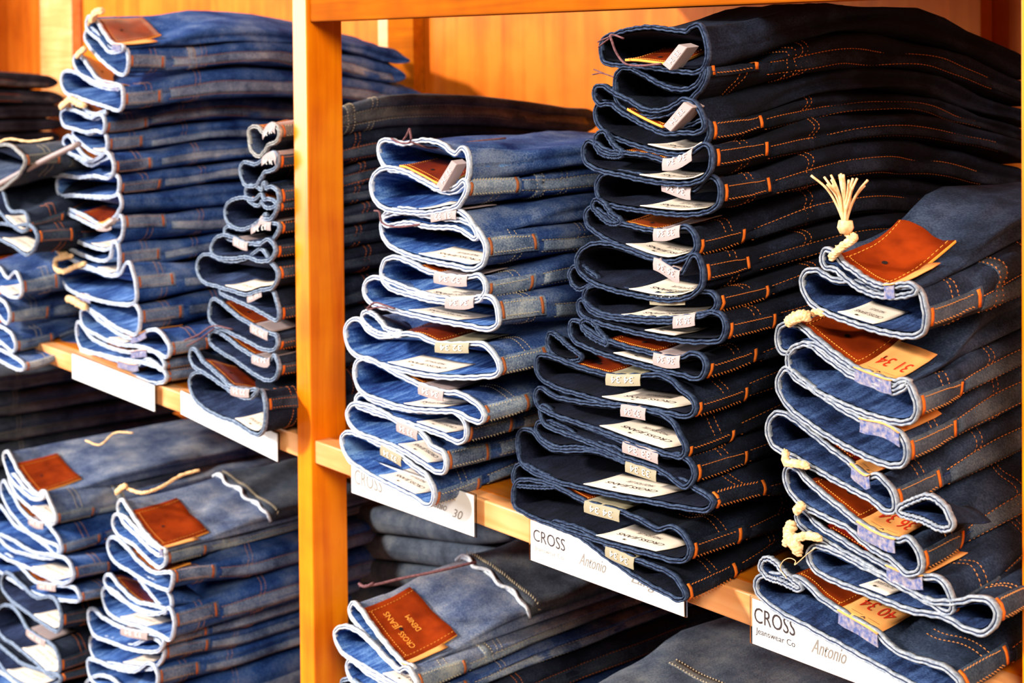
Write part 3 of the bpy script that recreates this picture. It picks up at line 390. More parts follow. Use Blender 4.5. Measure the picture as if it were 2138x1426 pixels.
def crom(P, n_per=10, closed=True):
    P = np.array(P, float); N = len(P); out = []
    for i in range(N if closed else N - 1):
        if closed: p0, p1, p2, p3 = P[(i-1) % N], P[i], P[(i+1) % N], P[(i+2) % N]
        else: p0, p1, p2, p3 = P[max(i-1, 0)], P[i], P[i+1], P[min(i+2, N-1)]
        d = [max(np.linalg.norm(b - a), 1e-6) ** .5 for a, b in ((p0, p1), (p1, p2), (p2, p3))]
        m1 = (p2 - p1) * 1.0; 
        t1 = ((p1-p0)/d[0] - (p2-p0)/(d[0]+d[1]) + (p2-p1)/d[1]) * d[1] if np.linalg.norm(p1-p0) > 1e-6 else m1
        t2 = ((p2-p1)/d[1] - (p3-p1)/(d[1]+d[2]) + (p3-p2)/d[2]) * d[1] if np.linalg.norm(p3-p2) > 1e-6 else m1
        for k in range(n_per):
            t = k / n_per
            out.append((2*t**3-3*t*t+1)*p1 + (t**3-2*t*t+t)*t1 + (-2*t**3+3*t*t)*p2 + (t**3-t*t)*t2)
    if not closed: out.append(P[-1])
    return np.array(out)
def resample(P, n):
    s = np.r_[0, np.cumsum(np.hypot(*np.diff(P, axis=0).T))]; t = np.linspace(0, s[-1], n)
    return np.c_[np.interp(t, s, P[:, 0]), np.interp(t, s, P[:, 1])]
sm = lambda t: (lambda c: c*c*(3-2*c))(np.clip(t, 0, 1))
_text = {}
def text_mesh(s, shear=0.0):
    """flat text outline scaled to a unit-width box: verts (x,y), faces, aspect"""
    if (s, shear) in _text: return _text[(s, shear)]
    cu = bpy.data.curves.new('txt', 'FONT'); cu.body = s; cu.shear = shear; cu.resolution_u = 3
    ob = bpy.data.objects.new('txt', cu); C.objects.link(ob)
    dg = bpy.context.evaluated_depsgraph_get(); me = bpy.data.meshes.new_from_object(ob.evaluated_get(dg))
    v = np.array([tuple(p.co)[:2] for p in me.vertices]); f = [tuple(p.vertices) for p in me.polygons]
    bpy.data.objects.remove(ob); bpy.data.meshes.remove(me)
    v -= v.min(0); wd = v[:, 0].max(); v /= wd
    _text[(s, shear)] = (v, f, v[:, 1].max()); return _text[(s, shear)]

# ------------------------------------------------------------------ one waist fold (a loop of cloth running back into the shelf)
H2 = 64; N = 2 * H2
class Fold:
    def __init__(s, U, L, plane, rng, small=False, length=.5, zb=None, zt=None, rise=.03, zref=.3, fall=0):
        y0, x0, k = plane; s.k = k; s.y0 = y0; s.x0 = x0; s.rng = rng; s.small = small; s.len = length; s.rump = .0027
        U = [(a/1e4, b/1e4) for a, b in U]; L = [(a/1e4, b/1e4) for a, b in L]
        ring = U + L[::-1][1:-1]; c = crom(ring, 8); nu = (len(U) - 1) * 8
        top = resample(c[:nu+1], H2+1); bot = resample(np.vstack([c[nu:], c[:1]]), H2+1)   # bot runs right -> left
        s.P = np.vstack([bot[:-1], top[:-1]])              # index 0 right tip, H2 left tip
        s.half = (np.hypot(*np.diff(top, axis=0).T).sum() + np.hypot(*np.diff(bot, axis=0).T).sum()) / 2
        s.u = np.r_[0, np.cumsum(np.hypot(*np.diff(np.vstack([s.P, s.P[:1]]), axis=0).T))]
        s.xr = s.P[0, 0]; s.xl = s.P[:, 0].min(); s.xR = s.P[:, 0].max()
        s.zb = zb; s.zt = zt; s.rise = rise; s.zref = zref; s.fall = fall
        s.ph = np.array([[rng.uniform(0, 6.28) for _ in range(6)] for _ in range(3)])
        s.dy = rng.uniform(-.004, .004); s.side = rng.uniform(-.004, .005)
        s.skew = rng.uniform(-.02, .03)
        if abs(x0 + .35) < 1e-6: s.side -= .006; s.skew = -abs(s.skew); s.rump = .0017
        if not small:
            a = s.xl + .006; b = s.xR + s.side; b = min(b, .836) if abs(x0 - .6) < 1e-6 else b; s.skew = min(s.skew, 0) if abs(x0 - .6) < 1e-6 else s.skew; t = np.linspace(0, math.pi, 400); e = .38
            q = lambda t, sg: np.c_[np.sign(np.cos(t))*np.abs(np.cos(t))**(e*.9), sg*np.sin(t)**e]   # unit super-ellipse half
            lo = resample(q(t, -1) * [(b-a)/2, .5*.025], H2+1) / [(b-a)/2, .5*.025]
            hi = resample(q(t[::-1], 1) * [(b-a)/2, .5*.025], H2+1) / [(b-a)/2, .5*.025]
            s.Q = np.vstack([lo[:-1], hi[:-1]]); s.qa, s.qb = a, b
    def frontoff(s, x): return s.y0 + s.k * (x - s.x0) + s.dy
    def ring(s, y):
        P = s.P; n = len(P)
        if s.small:
            m = np.vstack([P[:1], P[1:][::-1]]); mid = (P + m) / 2            # mirror partner top<->bottom
            g = .85 * sm(y / s.len)
            X = P + (mid - P) * g; x = X[:, 0]; z = X[:, 1] - .01 * sm(y / s.len)
        else:
            w = float(sm((y - .006) / .13)); tt = y / s.len
            fx = s.Q[:, 0] * .5 + .5; fz = s.Q[:, 1] * .5 + .5
            endw = 1 - .99 * max(0, (tt - .94) / .06) ** 2
            xx = s.qa + (s.qb - s.qa) * fx + s.skew * y * w
            zl, zr = s.zb, s.zt
            zbot = zl[0] + (zl[1] - zl[0]) * fx; ztop = zr[0] + (zr[1] - zr[0]) * fx
            hh = ztop - zbot; zc = (zbot + ztop) / 2
            zz = zc + (fz - .5) * hh * (endw ** .5 if endw > 0 else .05)
            # soft crease between the folded legs on the open side
            cr = np.exp(-(((fz - .52) * hh) / .0035) ** 2) * (fx > .9) * .006 * w
            xx = xx - cr
            x = P[:, 0] * (1 - w) + xx * w; z = P[:, 1] * (1 - w) + zz * w
            ax = np.arange(n) / n * 2 * math.pi
            wr = sum(np.sin(ax * (2 + i) + y * (17 + 11 * i) + s.ph[0, i]) / (1.2 + .5*i) for i in range(5))
            wr2 = sum(np.sin(ax * (5 + 3*i) + y * (40 + 22 * i) + s.ph[1, i]) / (1.5 + i) for i in range(4))
            amp = s.rump * float(sm((y - .02) / .06)) * endw
            x = x + amp * 1.2 * wr * (fx - .5) * 2 + amp * .35 * wr2; z = z + amp * .45 * wr + amp * .25 * wr2
            r = s.rise * float(sm(y / .17)) * (1 - .9 * float(sm((y - .22) / .34))) - s.fall * float(sm((y - .18) / .34))
            z = z + r * np.clip((z - 0) / s.zref, 0.12, 1.2)
            z = z + (.0006 if y < .040 else 0) * np.sign(s.Q[:, 1])          # thicker waistband
        yy = s.y0 + s.k * (x - s.x0) + s.dy
        fade = float(sm(y / .3)); Y = yy * (1 - fade) + (s.y0 + s.k * (s.xR - s.x0) * .3) * fade + y
        return np.c_[x, Y, z]
    def pt(s, a, y):
        a = a % N; i = int(a); f = a - i; r = s._c(y); return r[i] * (1-f) + r[(i+1) % N] * f
    def _c(s, y):
        k = round(y, 5)
        if not hasattr(s, 'cache'): s.cache = {}
        if k not in s.cache: s.cache[k] = s.ring(y)
        return s.cache[k]
    def nrm(s, a, y):
        ta = s.pt(a + .8, y) - s.pt(a - .8, y); ty = s.pt(a, y + .004) - s.pt(a, max(y - .004, 0))
        n = np.cross(ta, ty); n /= (np.linalg.norm(n) + 1e-12); return n
    # inner surface: bottom side a in (0,H2), gently closing
    def inner(s, a, y):
        o = s.pt(a, y); p = s.pt((N - a) % N, y); w = float(sm(y / .075))
        low = 0 < (a % N) < H2
        g = .06 + (.30 if low else .60) * w
        d = p - o; L = np.linalg.norm(d); gg = max(g, min(.45, .0018 / (L + 1e-9)))
        return o + d * min(gg, .92)
    def A_top(s, f): return N - H2 + f * H2          # top edge fraction left->right
    def A_bot(s, f): return H2 - f * H2
    def body(s, name, sty, parent):
        mb = MB()
        if s.small: ys = np.linspace(0, s.len, 7)
        else: ys = np.r_[0, .004, .010, .018, .028, .038, .0405, .05, .062, .075, .09, .105, .125, .15, .18, .21, .25, .29, .33, .37, .41, .44, np.array([.94, .955, .968, .978, .986, .993, .998, 1.0]) * s.len]
        ys = np.unique(np.clip(ys, 0, s.len)); m = len(ys)
        V = np.vstack([s._c(float(y)) for y in ys]); fs = []; uv = [(s.u[j], y) for y in ys for j in range(N)]
        for i in range(m-1):
            for j in range(N): fs.append((i*N+j, (i+1)*N+j, (i+1)*N+(j+1) % N, i*N+(j+1) % N))
        fs.append(tuple((m-1)*N+j for j in range(N))[::-1])
        mb.add(V, fs, 0, uv)
        if getattr(s, 'closed', False):
            r0 = s._c(0.0); c = (r0 + np.vstack([r0[:1], r0[1:][::-1]])) / 2; fr = []
            for q in (.25, .5, .75, .93, 1): fr += list(c + (r0 - c) * math.sqrt(max(0, 1 - q*q)) + np.array([0, -.012 * q, 0]))
            M0 = len(V); fs = []
            for i in range(5):
                for j in range(N):
                    a, b = (j, (j+1) % N) if i == 0 else (M0 + (i-1)*N + j, M0 + (i-1)*N + (j+1) % N); fs.append((a, b, M0 + i*N + (j+1) % N, M0 + i*N + j))
            mb2 = MB(); mb2.add(list(V) + fr, fs, 0, [(0, 0)] * (len(V) + len(fr)))
            mb.add(list(V[:N]) + fr, [tuple((k if k < M0 else k - M0 + N) for k in f) for f in fs], 0, [(s.u[j % N], 0) for j in range(6*N)])
            return mb.build(name, [sty['out'], sty['ins']], parent)
        yi = [0, .006, .014, .024, .036, .05, .075]
        if s.small: yi = [y * s.len / .075 for y in yi]
        V2 = [s.inner(j, y) for y in yi for j in range(N)]; uv = [(s.u[j], y) for y in yi for j in range(N)]; fs = []
        for i in range(len(yi)-1):
            for j in range(N): fs.append((i*N+j, i*N+(j+1) % N, (i+1)*N+(j+1) % N, (i+1)*N+j))
        e = (len(yi)-1)*N; h = [e + j for j in range(N)]
        for j in range(1, H2): 
            fs.append((e+j, e+j+1 if j+1 <= H2 else e+j, e+(N-j-1) % N, e+N-j) if j < H2-1 else (e+j, e+j+1, e+N-j))
        fs.append((e, e+1, e+N-1))
        mb.add(V2, fs, 1, uv)
        return mb.build(name, [sty['out'], sty['ins']], parent)
    def welt(s, name, sty, parent, width=.0046, wob=.0004):
        mb = MB(); pr = [(.5, .003, 0), (.52, -.0002, 0), (.40, -.0012, 0), (.24, -.0013, 0), (.10, -.0006, 1), (.04, .0001, 1), (-.04, .0001, 1), (-.10, -.0006, 1), (-.24, -.0013, 0), (-.40, -.0012, 0), (-.52, -.0002, 0), (-.5, .003, 0)]
        r = s._c(0.0); nx = []
        for j in range(N):
            t = r[(j+1) % N] - r[j-1]; n = np.array([t[2], 0, -t[0]]); n /= (np.linalg.norm(n)+1e-9)   # bottom runs right->left: outward = down
            nx.append(n)
        nx = np.array(nx)
        for _ in range(2): nx = nx + np.roll(nx, 1, 0) + np.roll(nx, -1, 0); nx /= np.linalg.norm(nx, axis=1)[:, None] + 1e-9
        K = len(pr); vs = []
        for j in range(N):
            wj = width * (1 + .07 * math.sin(j * .9 + s.ph[2, 0]) + .05 * math.sin(j * 2.3 + s.ph[2, 1]))
            c = r[j] - nx[j] * width * .35 + np.array([0, wob * math.sin(j * .55 + s.ph[2, 2]), wob * .7 * math.sin(j * 1.3 + s.ph[2, 3])])
            for a, y, _ in pr: vs.append(c + nx[j] * a * wj + np.array([0, y, 0]))
        fs = []; mi = []
        for j in range(N):
            for k in range(K):
                a, b = j*K+k, j*K+(k+1) % K; c, d = ((j+1) % N)*K+(k+1) % K, ((j+1) % N)*K+k
                fs.append((a, b, c, d)); mi.append(1 if (4 <= k <= 6) else 0)
        mb.add(vs, fs, mi)
        return mb.build(name, [sty['edge'], sty['groove']], parent)
    def sheet(s, fa, y0, y1, off, th, na=10, ny=6, edge_mi=1, inside=False, lift=0.0, uvk=1, mb=None, skew=0.0):
        """patch of material lying on the cloth; fa=(a0,a1) ring indices"""
        mb = mb or MB(); g = []
        for j in range(ny+1):
            for i in range(na+1):
                y = y0 + (y1-y0)*j/ny; a = fa[0] + (fa[1]-fa[0])*(i/na) + skew * (j/ny)
                if inside:
                    p = s.inner(a, max(y, 0)); 
                    q = s.inner(a + .8, max(y, 0)) - s.inner(a - .8, max(y, 0)); e = s.inner(a, max(y, 0)+.003) - s.inner(a, max(y, 0))
                    n = np.cross(e, q); n /= np.linalg.norm(n) + 1e-12
                    if n[2] < 0: n = -n
                else: p = s.pt(a, max(y, 0)); n = s.nrm(a, max(y, .001))
                if y < 0: p = p + np.array([0, y, 0])
                g.append((p + n * (off + lift * j / ny), n))
        W = na + 1; top = [p for p, n in g]; bot = [p - n * th for p, n in g]; K = len(top)
        uv = [((i/na), (j/ny)) for j in range(ny+1) for i in range(na+1)] * 2
        fs = []; mi = []
        for j in range(ny):
            for i in range(na):
                a = j*W+i; q = (a, a+1, a+W+1, a+W); fs.append(q); mi.append(0); fs.append(tuple(K+k for k in q[::-1])); mi.append(0)
        for i in range(na):
            a = i; fs.append((a, K+a, K+a+1, a+1)); mi.append(edge_mi); a = ny*W+i; fs.append((a, a+1, K+a+1, K+a)); mi.append(edge_mi)
        for j in range(ny):
            a = j*W; fs.append((a, a+W, K+a+W, K+a)); mi.append(edge_mi); a = j*W+na; fs.append((a, K+a, K+a+W, a+W)); mi.append(edge_mi)
        mb.add(top + bot, fs, mi, uv)
        return mb, g, W
    def dashes(s, mb, path, ln=.0024, gap=.0012, wd=.00055, off=.0006):
        """path: list of (a,y) samples; small raised stitches along it"""
        pts = [s.pt(a, y) for a, y in path]; nn = [s.nrm(a, y) for a, y in path]
        cum = np.r_[0, np.cumsum([np.linalg.norm(pts[i+1]-pts[i]) for i in range(len(pts)-1)])]
        P = np.array(pts); Nn = np.array(nn); d = 0
        def at(q): return (np.array([np.interp(q, cum, P[:, c]) for c in range(3)]), np.array([np.interp(q, cum, Nn[:, c]) for c in range(3)]))
        while d + ln < cum[-1]:
            p, n = at(d); q, n2 = at(d + ln); t = q - p; L = np.linalg.norm(t)
            if L > 1e-6:
                b = np.cross(t / L, n); b /= np.linalg.norm(b) + 1e-9; m = (p+q)/2 + n * off * 1.5
                v = [p - b*wd/2 + n*off*.3, p + b*wd/2 + n*off*.3, q + b*wd/2 + n*off*.3, q - b*wd/2 + n*off*.3, m - b*wd/2 , m + b*wd/2]
                mb.add(v, [(0, 4, 5, 1), (4, 3, 2, 5), (0, 3, 4), (1, 5, 2)])
            d += ln + gap

def text_on(mbk, grid, W, na, ny, s, box, flip=True, shear=0.0, lift=.00035, rot=False):
    """map text onto a sheet grid; box=(u0,u1,v0) in sheet fractions (v measured from the front edge), flip: reads upside down from the front"""
    v, f, asp = text_mesh(s, shear); out = []
    P = np.array([p for p, n in grid]).reshape(ny+1, na+1, 3); Nn = np.array([n for p, n in grid]).reshape(ny+1, na+1, 3)
    du = np.linalg.norm(P[0, -1] - P[0, 0]); dv = np.linalg.norm(P[-1, 0] - P[0, 0]) + 1e-9
    u0, u1, v0 = box[:3]; hgt = asp * (u1-u0) * du / dv
    if len(box) > 3: hgt = box[3]
    for x, y in v:
        if flip: u = u1 - x * (u1-u0); w_ = v0 + hgt * (1 - y / asp)
        else: u = u0 + x * (u1-u0); w_ = v0 + hgt * y / asp
        if rot: u, w_ = (w_, u)
        U_ = min(max(u, 0), 1) * na; V_ = min(max(w_, 0), 1) * ny; i, j = min(int(U_), na-1), min(int(V_), ny-1); a, b = U_-i, V_-j
        bl = lambda G: G[j, i]*(1-a)*(1-b) + G[j, i+1]*a*(1-b) + G[j+1, i]*(1-a)*b + G[j+1, i+1]*a*b
        out.append(bl(P) + bl(Nn) * lift)
    mbk.add(out, f)

def disc(mb, c, n, r, mi=0):
    n = Vector(n).normalized(); a = n.orthogonal().normalized(); b = n.cross(a); c = Vector(c)
    mb.add([c + n*.0006] + [c + a*math.cos(t)*r + b*math.sin(t)*r + n*.0004 for t in [k*math.pi/6 for k in range(12)]], [(0, 1+k, 1+(k+1) % 12) for k in range(12)], mi)

def tag_thing(o, label, cat, group=None, kind=None):
    o['label'] = label; o['category'] = cat
    if group: o['group'] = group
    if kind: o['kind'] = kind

def leather_patch(F, fa, depth, root, red, text, inside=False, near=False):
    off = .0026
    mb, g, W = F.sheet(fa, .001, depth, off, .0022, 12, 8, 1, inside=inside)
    o = mb.build('leather_patch', [M_RED if red else M_LEATHER, M_CUT], root); bevel(o, .0003, 1)
    k = MB(); c = g[3*W + 6]
    disc(k, c[0] + c[1]*.0001, c[1], .0022); k.build('eyelet', [M_HOLE], o)
    st = MB()                                   # stitched border
    G = np.array([p + n*.0002 for p, n in g]).reshape(9, 13, 3)
    for path in (G[:, 1], G[:, 11], G[1, 1:12]):
        for i in range(len(path)-1):
            a, b = path[i], path[i+1]
            for q in (.1, .6):
                st.tube([a + (b-a)*q, a + (b-a)*(q+.3)], .0003, 0, 4)
    st.build('stitching', [M_CUT], o)
    if text:
        b = MB()
        for s_, bx in (('CROSS', (.54, .84, .28)), ('JEANS', (.18, .48, .28)), ('DENIM', (.36, .64, .56))): text_on(b, g, W, 12, 8, s_, bx, flip=True)
        b.build('branding', [M_CUT], o)
    return o

def size_tag(F, fa, root, mat, depth=.045, inside=False, txt='32 34'):
    """card sleeve lying on the cloth beside the patch and folded down over the waist edge"""
    off = .0030
    mb, g, W = F.sheet(fa, -.002, depth, off, .0006, 6, 5, 0, inside=inside)
    fr = [g[i] for i in range(W)]; h = .0095; vs = []
    for p, n in fr: vs += [p + np.array([0, -.0001, 0]), p + np.array([0, -.0012, -h*.5]), p + np.array([.0, -.0008, -h])]
    fs = [(i*3+k, i*3+k+1, (i+1)*3+k+1, (i+1)*3+k) for i in range(W-1) for k in range(2)]
    mb.add(vs, fs)
    vb = [np.array(v) + np.array([0, .0006, 0]) for v in vs]; mb.add(vb, [f[::-1] for f in fs])
    o = mb.build('size_tag', [mat], root)
    t = MB(); v, f, asp = text_mesh(txt); o0, o1 = np.array(vs[0]), np.array(vs[-3]); out = []
    for x, y in v:
        u = .82 - x * .64; p = o0 + (o1 - o0) * u; out.append(p + np.array([0, -.0016, -h * (.78 - .0) + h*.56*(1 - y/asp)]))
    t.add(out, f); t.build('printed_size', [M_LIGHTINK], o)
    return o

def peach_tag(F, fa, root, num, depth=.045):
    mb, g, W = F.sheet(fa, -.003, depth, .0032, .0006, 6, 6, 0)
    o = mb.build('paper_tag', [M_PEACH], root)
    if num:
        k = MB(); text_on(k, g, W, 6, 6, num, (.12, .88, .38, .26), flip=True); k.build('printed_numbers', [M_REDINK], o)
        k = MB(); text_on(k, g, W, 6, 6, '__v__', (.15, .85, .14, .07), flip=True); k.build('printed_line', [M_INK], o)
    c = MB(); vs = []
    for i in range(W):
        p = g[i][0]
        for q in range(4): vs.append(p + np.array([0, .0012 + .0006*math.sin(i*1.7+q), -.0005 - .0032*q]))
    fs = [(i*4+q, i*4+q+1, (i+1)*4+q+1, (i+1)*4+q) for i in range(W-1) for q in range(3)]
    c.add(vs, fs); c.add([np.array(v) + np.array([0, .0008, 0]) for v in vs], [f[::-1] for f in fs]); c.build('plaid_lining', [M_PLAID], root)
    return o

def inner_label(F, fa, root, near):
    a0, a1 = fa; skew = (a1 - a0) * .18
    mb, g, W = F.sheet((a0, a1), .0005, .034, .0012, .0006, 8, 6, 0, inside=True, skew=skew)
    o = mb.build('cloth_label', [M_LABEL], root)
    k = MB()
    text_on(k, g, W, 8, 6, 'CROSS JEANS', (.12, .86, .34, .17), flip=True)
    text_on(k, g, W, 8, 6, 'MADE FOR LIFE', (.28, .66, .62, .10), flip=True)
    k.build('printed_lettering', [M_INK if near else M_GREYINK], o)
    k = MB(); c = g[1*W + 3]; disc(k, c[0] + c[1]*.0003, c[1], .0014); k.build('hole', [M_HOLE], o)
    return o

def belt_loop(F, root, sty, d, tack, y0=.001, y1=.062, hw=.0058):
    a = d / F.half * H2; wa = hw / F.half * H2
    mb, g, W = F.sheet((a - wa, a + wa), y0, y1, .0028, .0020, 4, 10, 0)
    o = mb.build('belt_loop', [sty['seam']], root); bevel(o, .0005, 1)
    for yy in (y0 + .005, y1 - .005):
        t, _, _ = F.sheet((a - wa*.8, a + wa*.8), yy - .0014, yy + .0014, .0036, .001, 3, 1, 0); t.build('bar_tack', [tack], o)
    st = MB()
    for q in (-.6, .6): F.dashes(st, [(a + wa*q, yy) for yy in np.linspace(y0 + .008, y1 - .008, 12)], off=.0032)
    st.build('stitching', [sty['stitch']], o)
    return o

STACKINFO = {
 'A': ('washed', 'leftmost upper pile', 'leftmost upper pile of folded jeans'),
 'B': ('mid', 'tall blue left-bay pile', 'tall blue pile in the left bay'),
 'C': ('navy', 'dark pile beside post', 'dark pile in the left bay'),
 'D': ('washed', 'white-edged pile right of post', 'pale-edged blue pile in the right bay'),
 'E': ('dark', 'tallest black pile', 'black indigo pile in the right bay'),
 'F': ('deep', 'peach-tagged far-right pile', 'deep blue pile with peach tags'),
 'G': ('mid', 'lower left corner pile', 'lower pile in the left corner'),
 'H': ('mid', 'lower pile left of post', 'lower pile left of the post'),
 'I': ('washed', 'lower pile right of post', 'lower pile right of the post'),
 'Z': ('navy', 'blurred upper pile at far left edge', 'upper pile at the far left edge'),
 'Y': ('grey', 'lower pile at far left edge', 'lower pile at the far left edge'),
 'X': ('grey', 'shaded back row under right shelf', 'shaded back row under the right shelf'),
 'K': ('grey', 'lower bottom-right pile', 'lower pile at the bottom right'),
}
ORD = ['topmost', 'second', 'third', 'fourth', 'fifth', 'sixth', 'seventh', 'eighth', 'ninth', 'tenth', 'eleventh', 'twelfth', 'thirteenth', 'fourteenth', 'fifteenth', 'sixteenth', 'seventeenth', 'eighteenth', 'nineteenth', 'twentieth', 'twenty-first', 'twenty-second', 'twenty-third']
TONE = {'faded': 'faded grey blue', 'washed': 'washed blue', 'mid': 'mid blue', 'dark': 'dark indigo', 'deep': 'deep blue', 'navy': 'navy', 'grey': 'grey blue'}
RISE = {'Y': .012, 'X': .008, 'Z': .01, 'A': .03, 'B': .016, 'C': .02, 'D': .004, 'E': .026, 'F': .03, 'G': .03, 'H': .035, 'I': .06, 'K': .05}
FALL = {'Y': .03, 'X': .0, 'Z': .01, 'A': .0, 'B': .03, 'C': .01, 'D': .01, 'E': .036, 'F': .01, 'G': .0, 'H': .0, 'I': .02, 'K': .0}
TOPX = {'Y': .012, 'X': .008, 'Z': .01, 'A': .012, 'B': .010, 'C': .02, 'D': .010, 'E': .010, 'F': .012, 'G': .014, 'H': .014, 'I': .02, 'K': .02}
folds = {}
def cord(root, kind, r, pts):
    P = crom(pts, 6, closed=False)
    if kind == 'strap':
        m = MB(); m.tube(P, r, 0, 8, .9); m.build('size_tag', [M_MAUVE], root); return
    if kind in ('tie', 'fringe', 'thread'):
        m = MB(); m.tube(P, r, 0, 6, .7); m.build('tie_cord', [M_CORD if kind != 'thread' else M_TASSEL], root); return
    m = MB(); n = len(P); rg = random.Random(int(P[0][0] * 1e4))
    rad = [r * (.75 + .3 * math.sin(i * 1.1) ** 2 + .1 * rg.random()) * (.6 if i in (0, n-1) else 1) for i in range(n)]
    m.tube(P, rad, 0, 9); o = m.build('tie_cord', [M_TASSEL], root)
    for j in range(3):          # laid strands round the cord
        s_ = MB(); q = [Vector(P[i]) + Vector((math.cos(i*.9 + j*2.1), -.6 * abs(math.sin(i*.9 + j*2.1)), math.sin(i*.9 + j*2.1))) * rad[i] * .75 for i in range(n)]
        s_.tube(q, r * .42, 0, 6); s_.build('strand', [M_TASSEL], o)
    if kind == 'tassel':
        e = Vector(P[-1])
        for j in range(16):
            a = rg.uniform(-.55, .55); d = rg.uniform(-.4, .4); L = rg.uniform(.030, .038)
            q = [e, e + Vector((a*.25*L, d*.3*L, .4*L)), e + Vector((a*.7*L, d*.5*L, .75*L)), e + Vector((a*1.25*L, d*L, L))]
            s_ = MB(); s_.tube(crom(q, 4, closed=False), .0009, 0, 5); s_.build('fringe_strand', [M_TASSEL], o)
        k = MB(); k.tube([e + Vector((0, 0, -.004)), e, e + Vector((0, 0, .005))], [.004, .0058, .0048], 0, 10); k.build('knot', [M_TASSEL], o)
def build_stack(key):
    rng = random.Random(sum(map(ord, key)) * 7 + 3)
    default, desc, group = STACKINFO[key]; plane = PLANES[key]; base = 0.0 if key in 'ABCDEFZ' else LOWER
    flat = [(pi, li, l) for pi, pr in enumerate(STACKS[key]) for li, l in enumerate(pr) if not l[2].get('small')]
    def zside(l, right):
        P = np.array(l[0] + l[1], float) / 1e4; x0, x1 = P[:, 0].min(), P[:, 0].max()
        q = (P[:, 0] - x0) / (x1 - x0); s = P[(q > .62) if right else (q < .4)]; return s[:, 1].mean()
    zc = [(zside(l, False), zside(l, True)) for _, _, l in flat]
    nb = len(zc); B = []
    last = zc[-1]; half = .012
    nfill = int(max(0, round((min(last) - half - base) / .030))) if (base < 0 or key == 'Z') else 0
    step = (min(last) - .012 - base) / nfill if nfill else 0
    B = [(zc[0][0] + TOPX[key], zc[0][1] + TOPX[key])]
    for i in range(nb - 1): B.append(tuple((zc[i][k] + zc[i+1][k]) / 2 for k in (0, 1)))
    B.append((min(last) - .012,) * 2 if nfill else (base + .001,) * 2)
    if not nfill and base < 0: B[-1] = (LOWER + .001,) * 2
    for i in range(1, nb + 1):
        B[i] = tuple(min(B[i][k], B[i-1][k] - .007) for k in (0, 1))
    for i in range(nb, -1, -1):      # nothing sinks through the shelf board
        B[i] = tuple(max(B[i][k], base + .001 + .006 * (nb - i)) for k in (0, 1))
    zref = max(.12, zc[0][1] - (base if base == 0 else -.45))
    slab = {(pi, li): i for i, (pi, li, _) in enumerate(flat)}
    total = len(STACKS[key]) + nfill
    for pi, pr in enumerate(STACKS[key]):
        tone = default
        if key == 'A': tone = 'grey' if pi == 0 else ('navy' if pi in (1, 2) else 'washed')
        if key == 'G': tone = 'navy' if pi in (5, 6, 7) else 'mid'
        if key == 'C' and pi == 0: tone = 'grey'
        if key == 'I' and pi >= 2: tone = 'navy'
        if key in 'GHI' and pi == 0: tone = 'faded'
        sty = ST[tone]
        root = bpy.data.objects.new('folded_jeans', None); C.objects.link(root); root.empty_display_size = .05
        feats = []; first = None
        for li, (U, L, d) in enumerate(pr):
            pl = (plane[0] + d.get('py', 0),) + plane[1:]
            if d.get('small'): F = Fold(U, L, pl, rng, small=True, length=.05)
            else:
                i = slab[(pi, li)]
                F = Fold(U, L, pl, rng, length=rng.uniform(.45, .50) if key != 'X' else .22, zb=B[i+1], zt=B[i], rise=RISE[key], zref=zref, fall=FALL[key])
                F.zoff = 0
            if base < 0 and not d.get('small'):
                rr = RISE[key]; F.rise = rr * max(0.1, (zc[i][1] + .50) / .5) if key in 'GH' else rr * (1 if i < 2 else .5)
                F.zref = 1e9 if False else .3; 
                F.rise_abs = True
            folds[(key, pi, li)] = F
            feats.append((F, d))
            F.closed = key == 'X'; F.body('denim_fold', sty, root)
            if key != 'X': F.welt('waist_edge', sty, root, width=.0046 if key in 'BDGHI' else (.0038 if key == 'E' else .0042))
            near = key in 'DEFI'
            for nm, ins in (('patch', False), ('inpatch', True)):
                if nm in d:
                    f0, f1 = d[nm]; fa = (F.A_bot(f0), F.A_bot(f1)) if ins else (F.A_top(f0), F.A_top(f1))
                    leather_patch(F, fa, (min(d.get('pd', .045), F.len*.9) if F.small else d.get('pd', .045)), root, key == 'F' and pi in (2, 3, 5), key == 'I', inside=ins)
            for nm, ins in (('tag', False), ('intag', True)):
                if nm in d:
                    f0, f1 = d[nm]; fa = (F.A_bot(f0), F.A_bot(f1)) if ins else (F.A_top(f0), F.A_top(f1))
                    size_tag(F, fa, root, M_KHAKI if d.get('tagc') == 2 else M_MAUVE, inside=ins, txt=rng.choice(['32 34', '33 34', '34 34', '31 32', '36 34']))
            if 'ptag' in d:
                f0, f1 = d['ptag']; peach_tag(F, (F.A_top(f0), F.A_top(f1)), root, d.get('num'), depth=min(.045, F.len*.9) if F.small else .05)
            if 'label' in d:
                f0, f1 = d['label']; inner_label(F, (F.A_bot(f0), F.A_bot(f1)), root, near)
        # outer details on the main (last, largest) fold
        F = feats[-1][0]
        if not F.small and key != 'X':
            tack = M_TACK if tone in ('dark', 'deep', 'navy') else M_TACKB
            belt_loop(F, root, sty, rng.uniform(-.002, .004), tack, y0=.001, y1=rng.uniform(.055, .066), hw=.0058 if key in 'EFC' else .0075)
            st = MB()
            span = .055 / F.half * H2
            for yy in (.036, .0435): F.dashes(st, [(a, yy + .001*math.sin(a*.5)) for a in np.linspace(-span, span, 40)])
            st.build('waistband_stitching', [sty['stitch']], root); st = MB()
            cu = rng.uniform(.095, .12)
            for dd in (0, .006): F.dashes(st, [(a, cu + dd + .02 * (1 - ((a + span) / (2*span)))**2) for a in np.linspace(-span*.8, span*.8, 40)])
            st.build('pocket_stitching', [sty['stitch']], root)
            hi = H2 * .75; yk = rng.uniform(.082, .10)
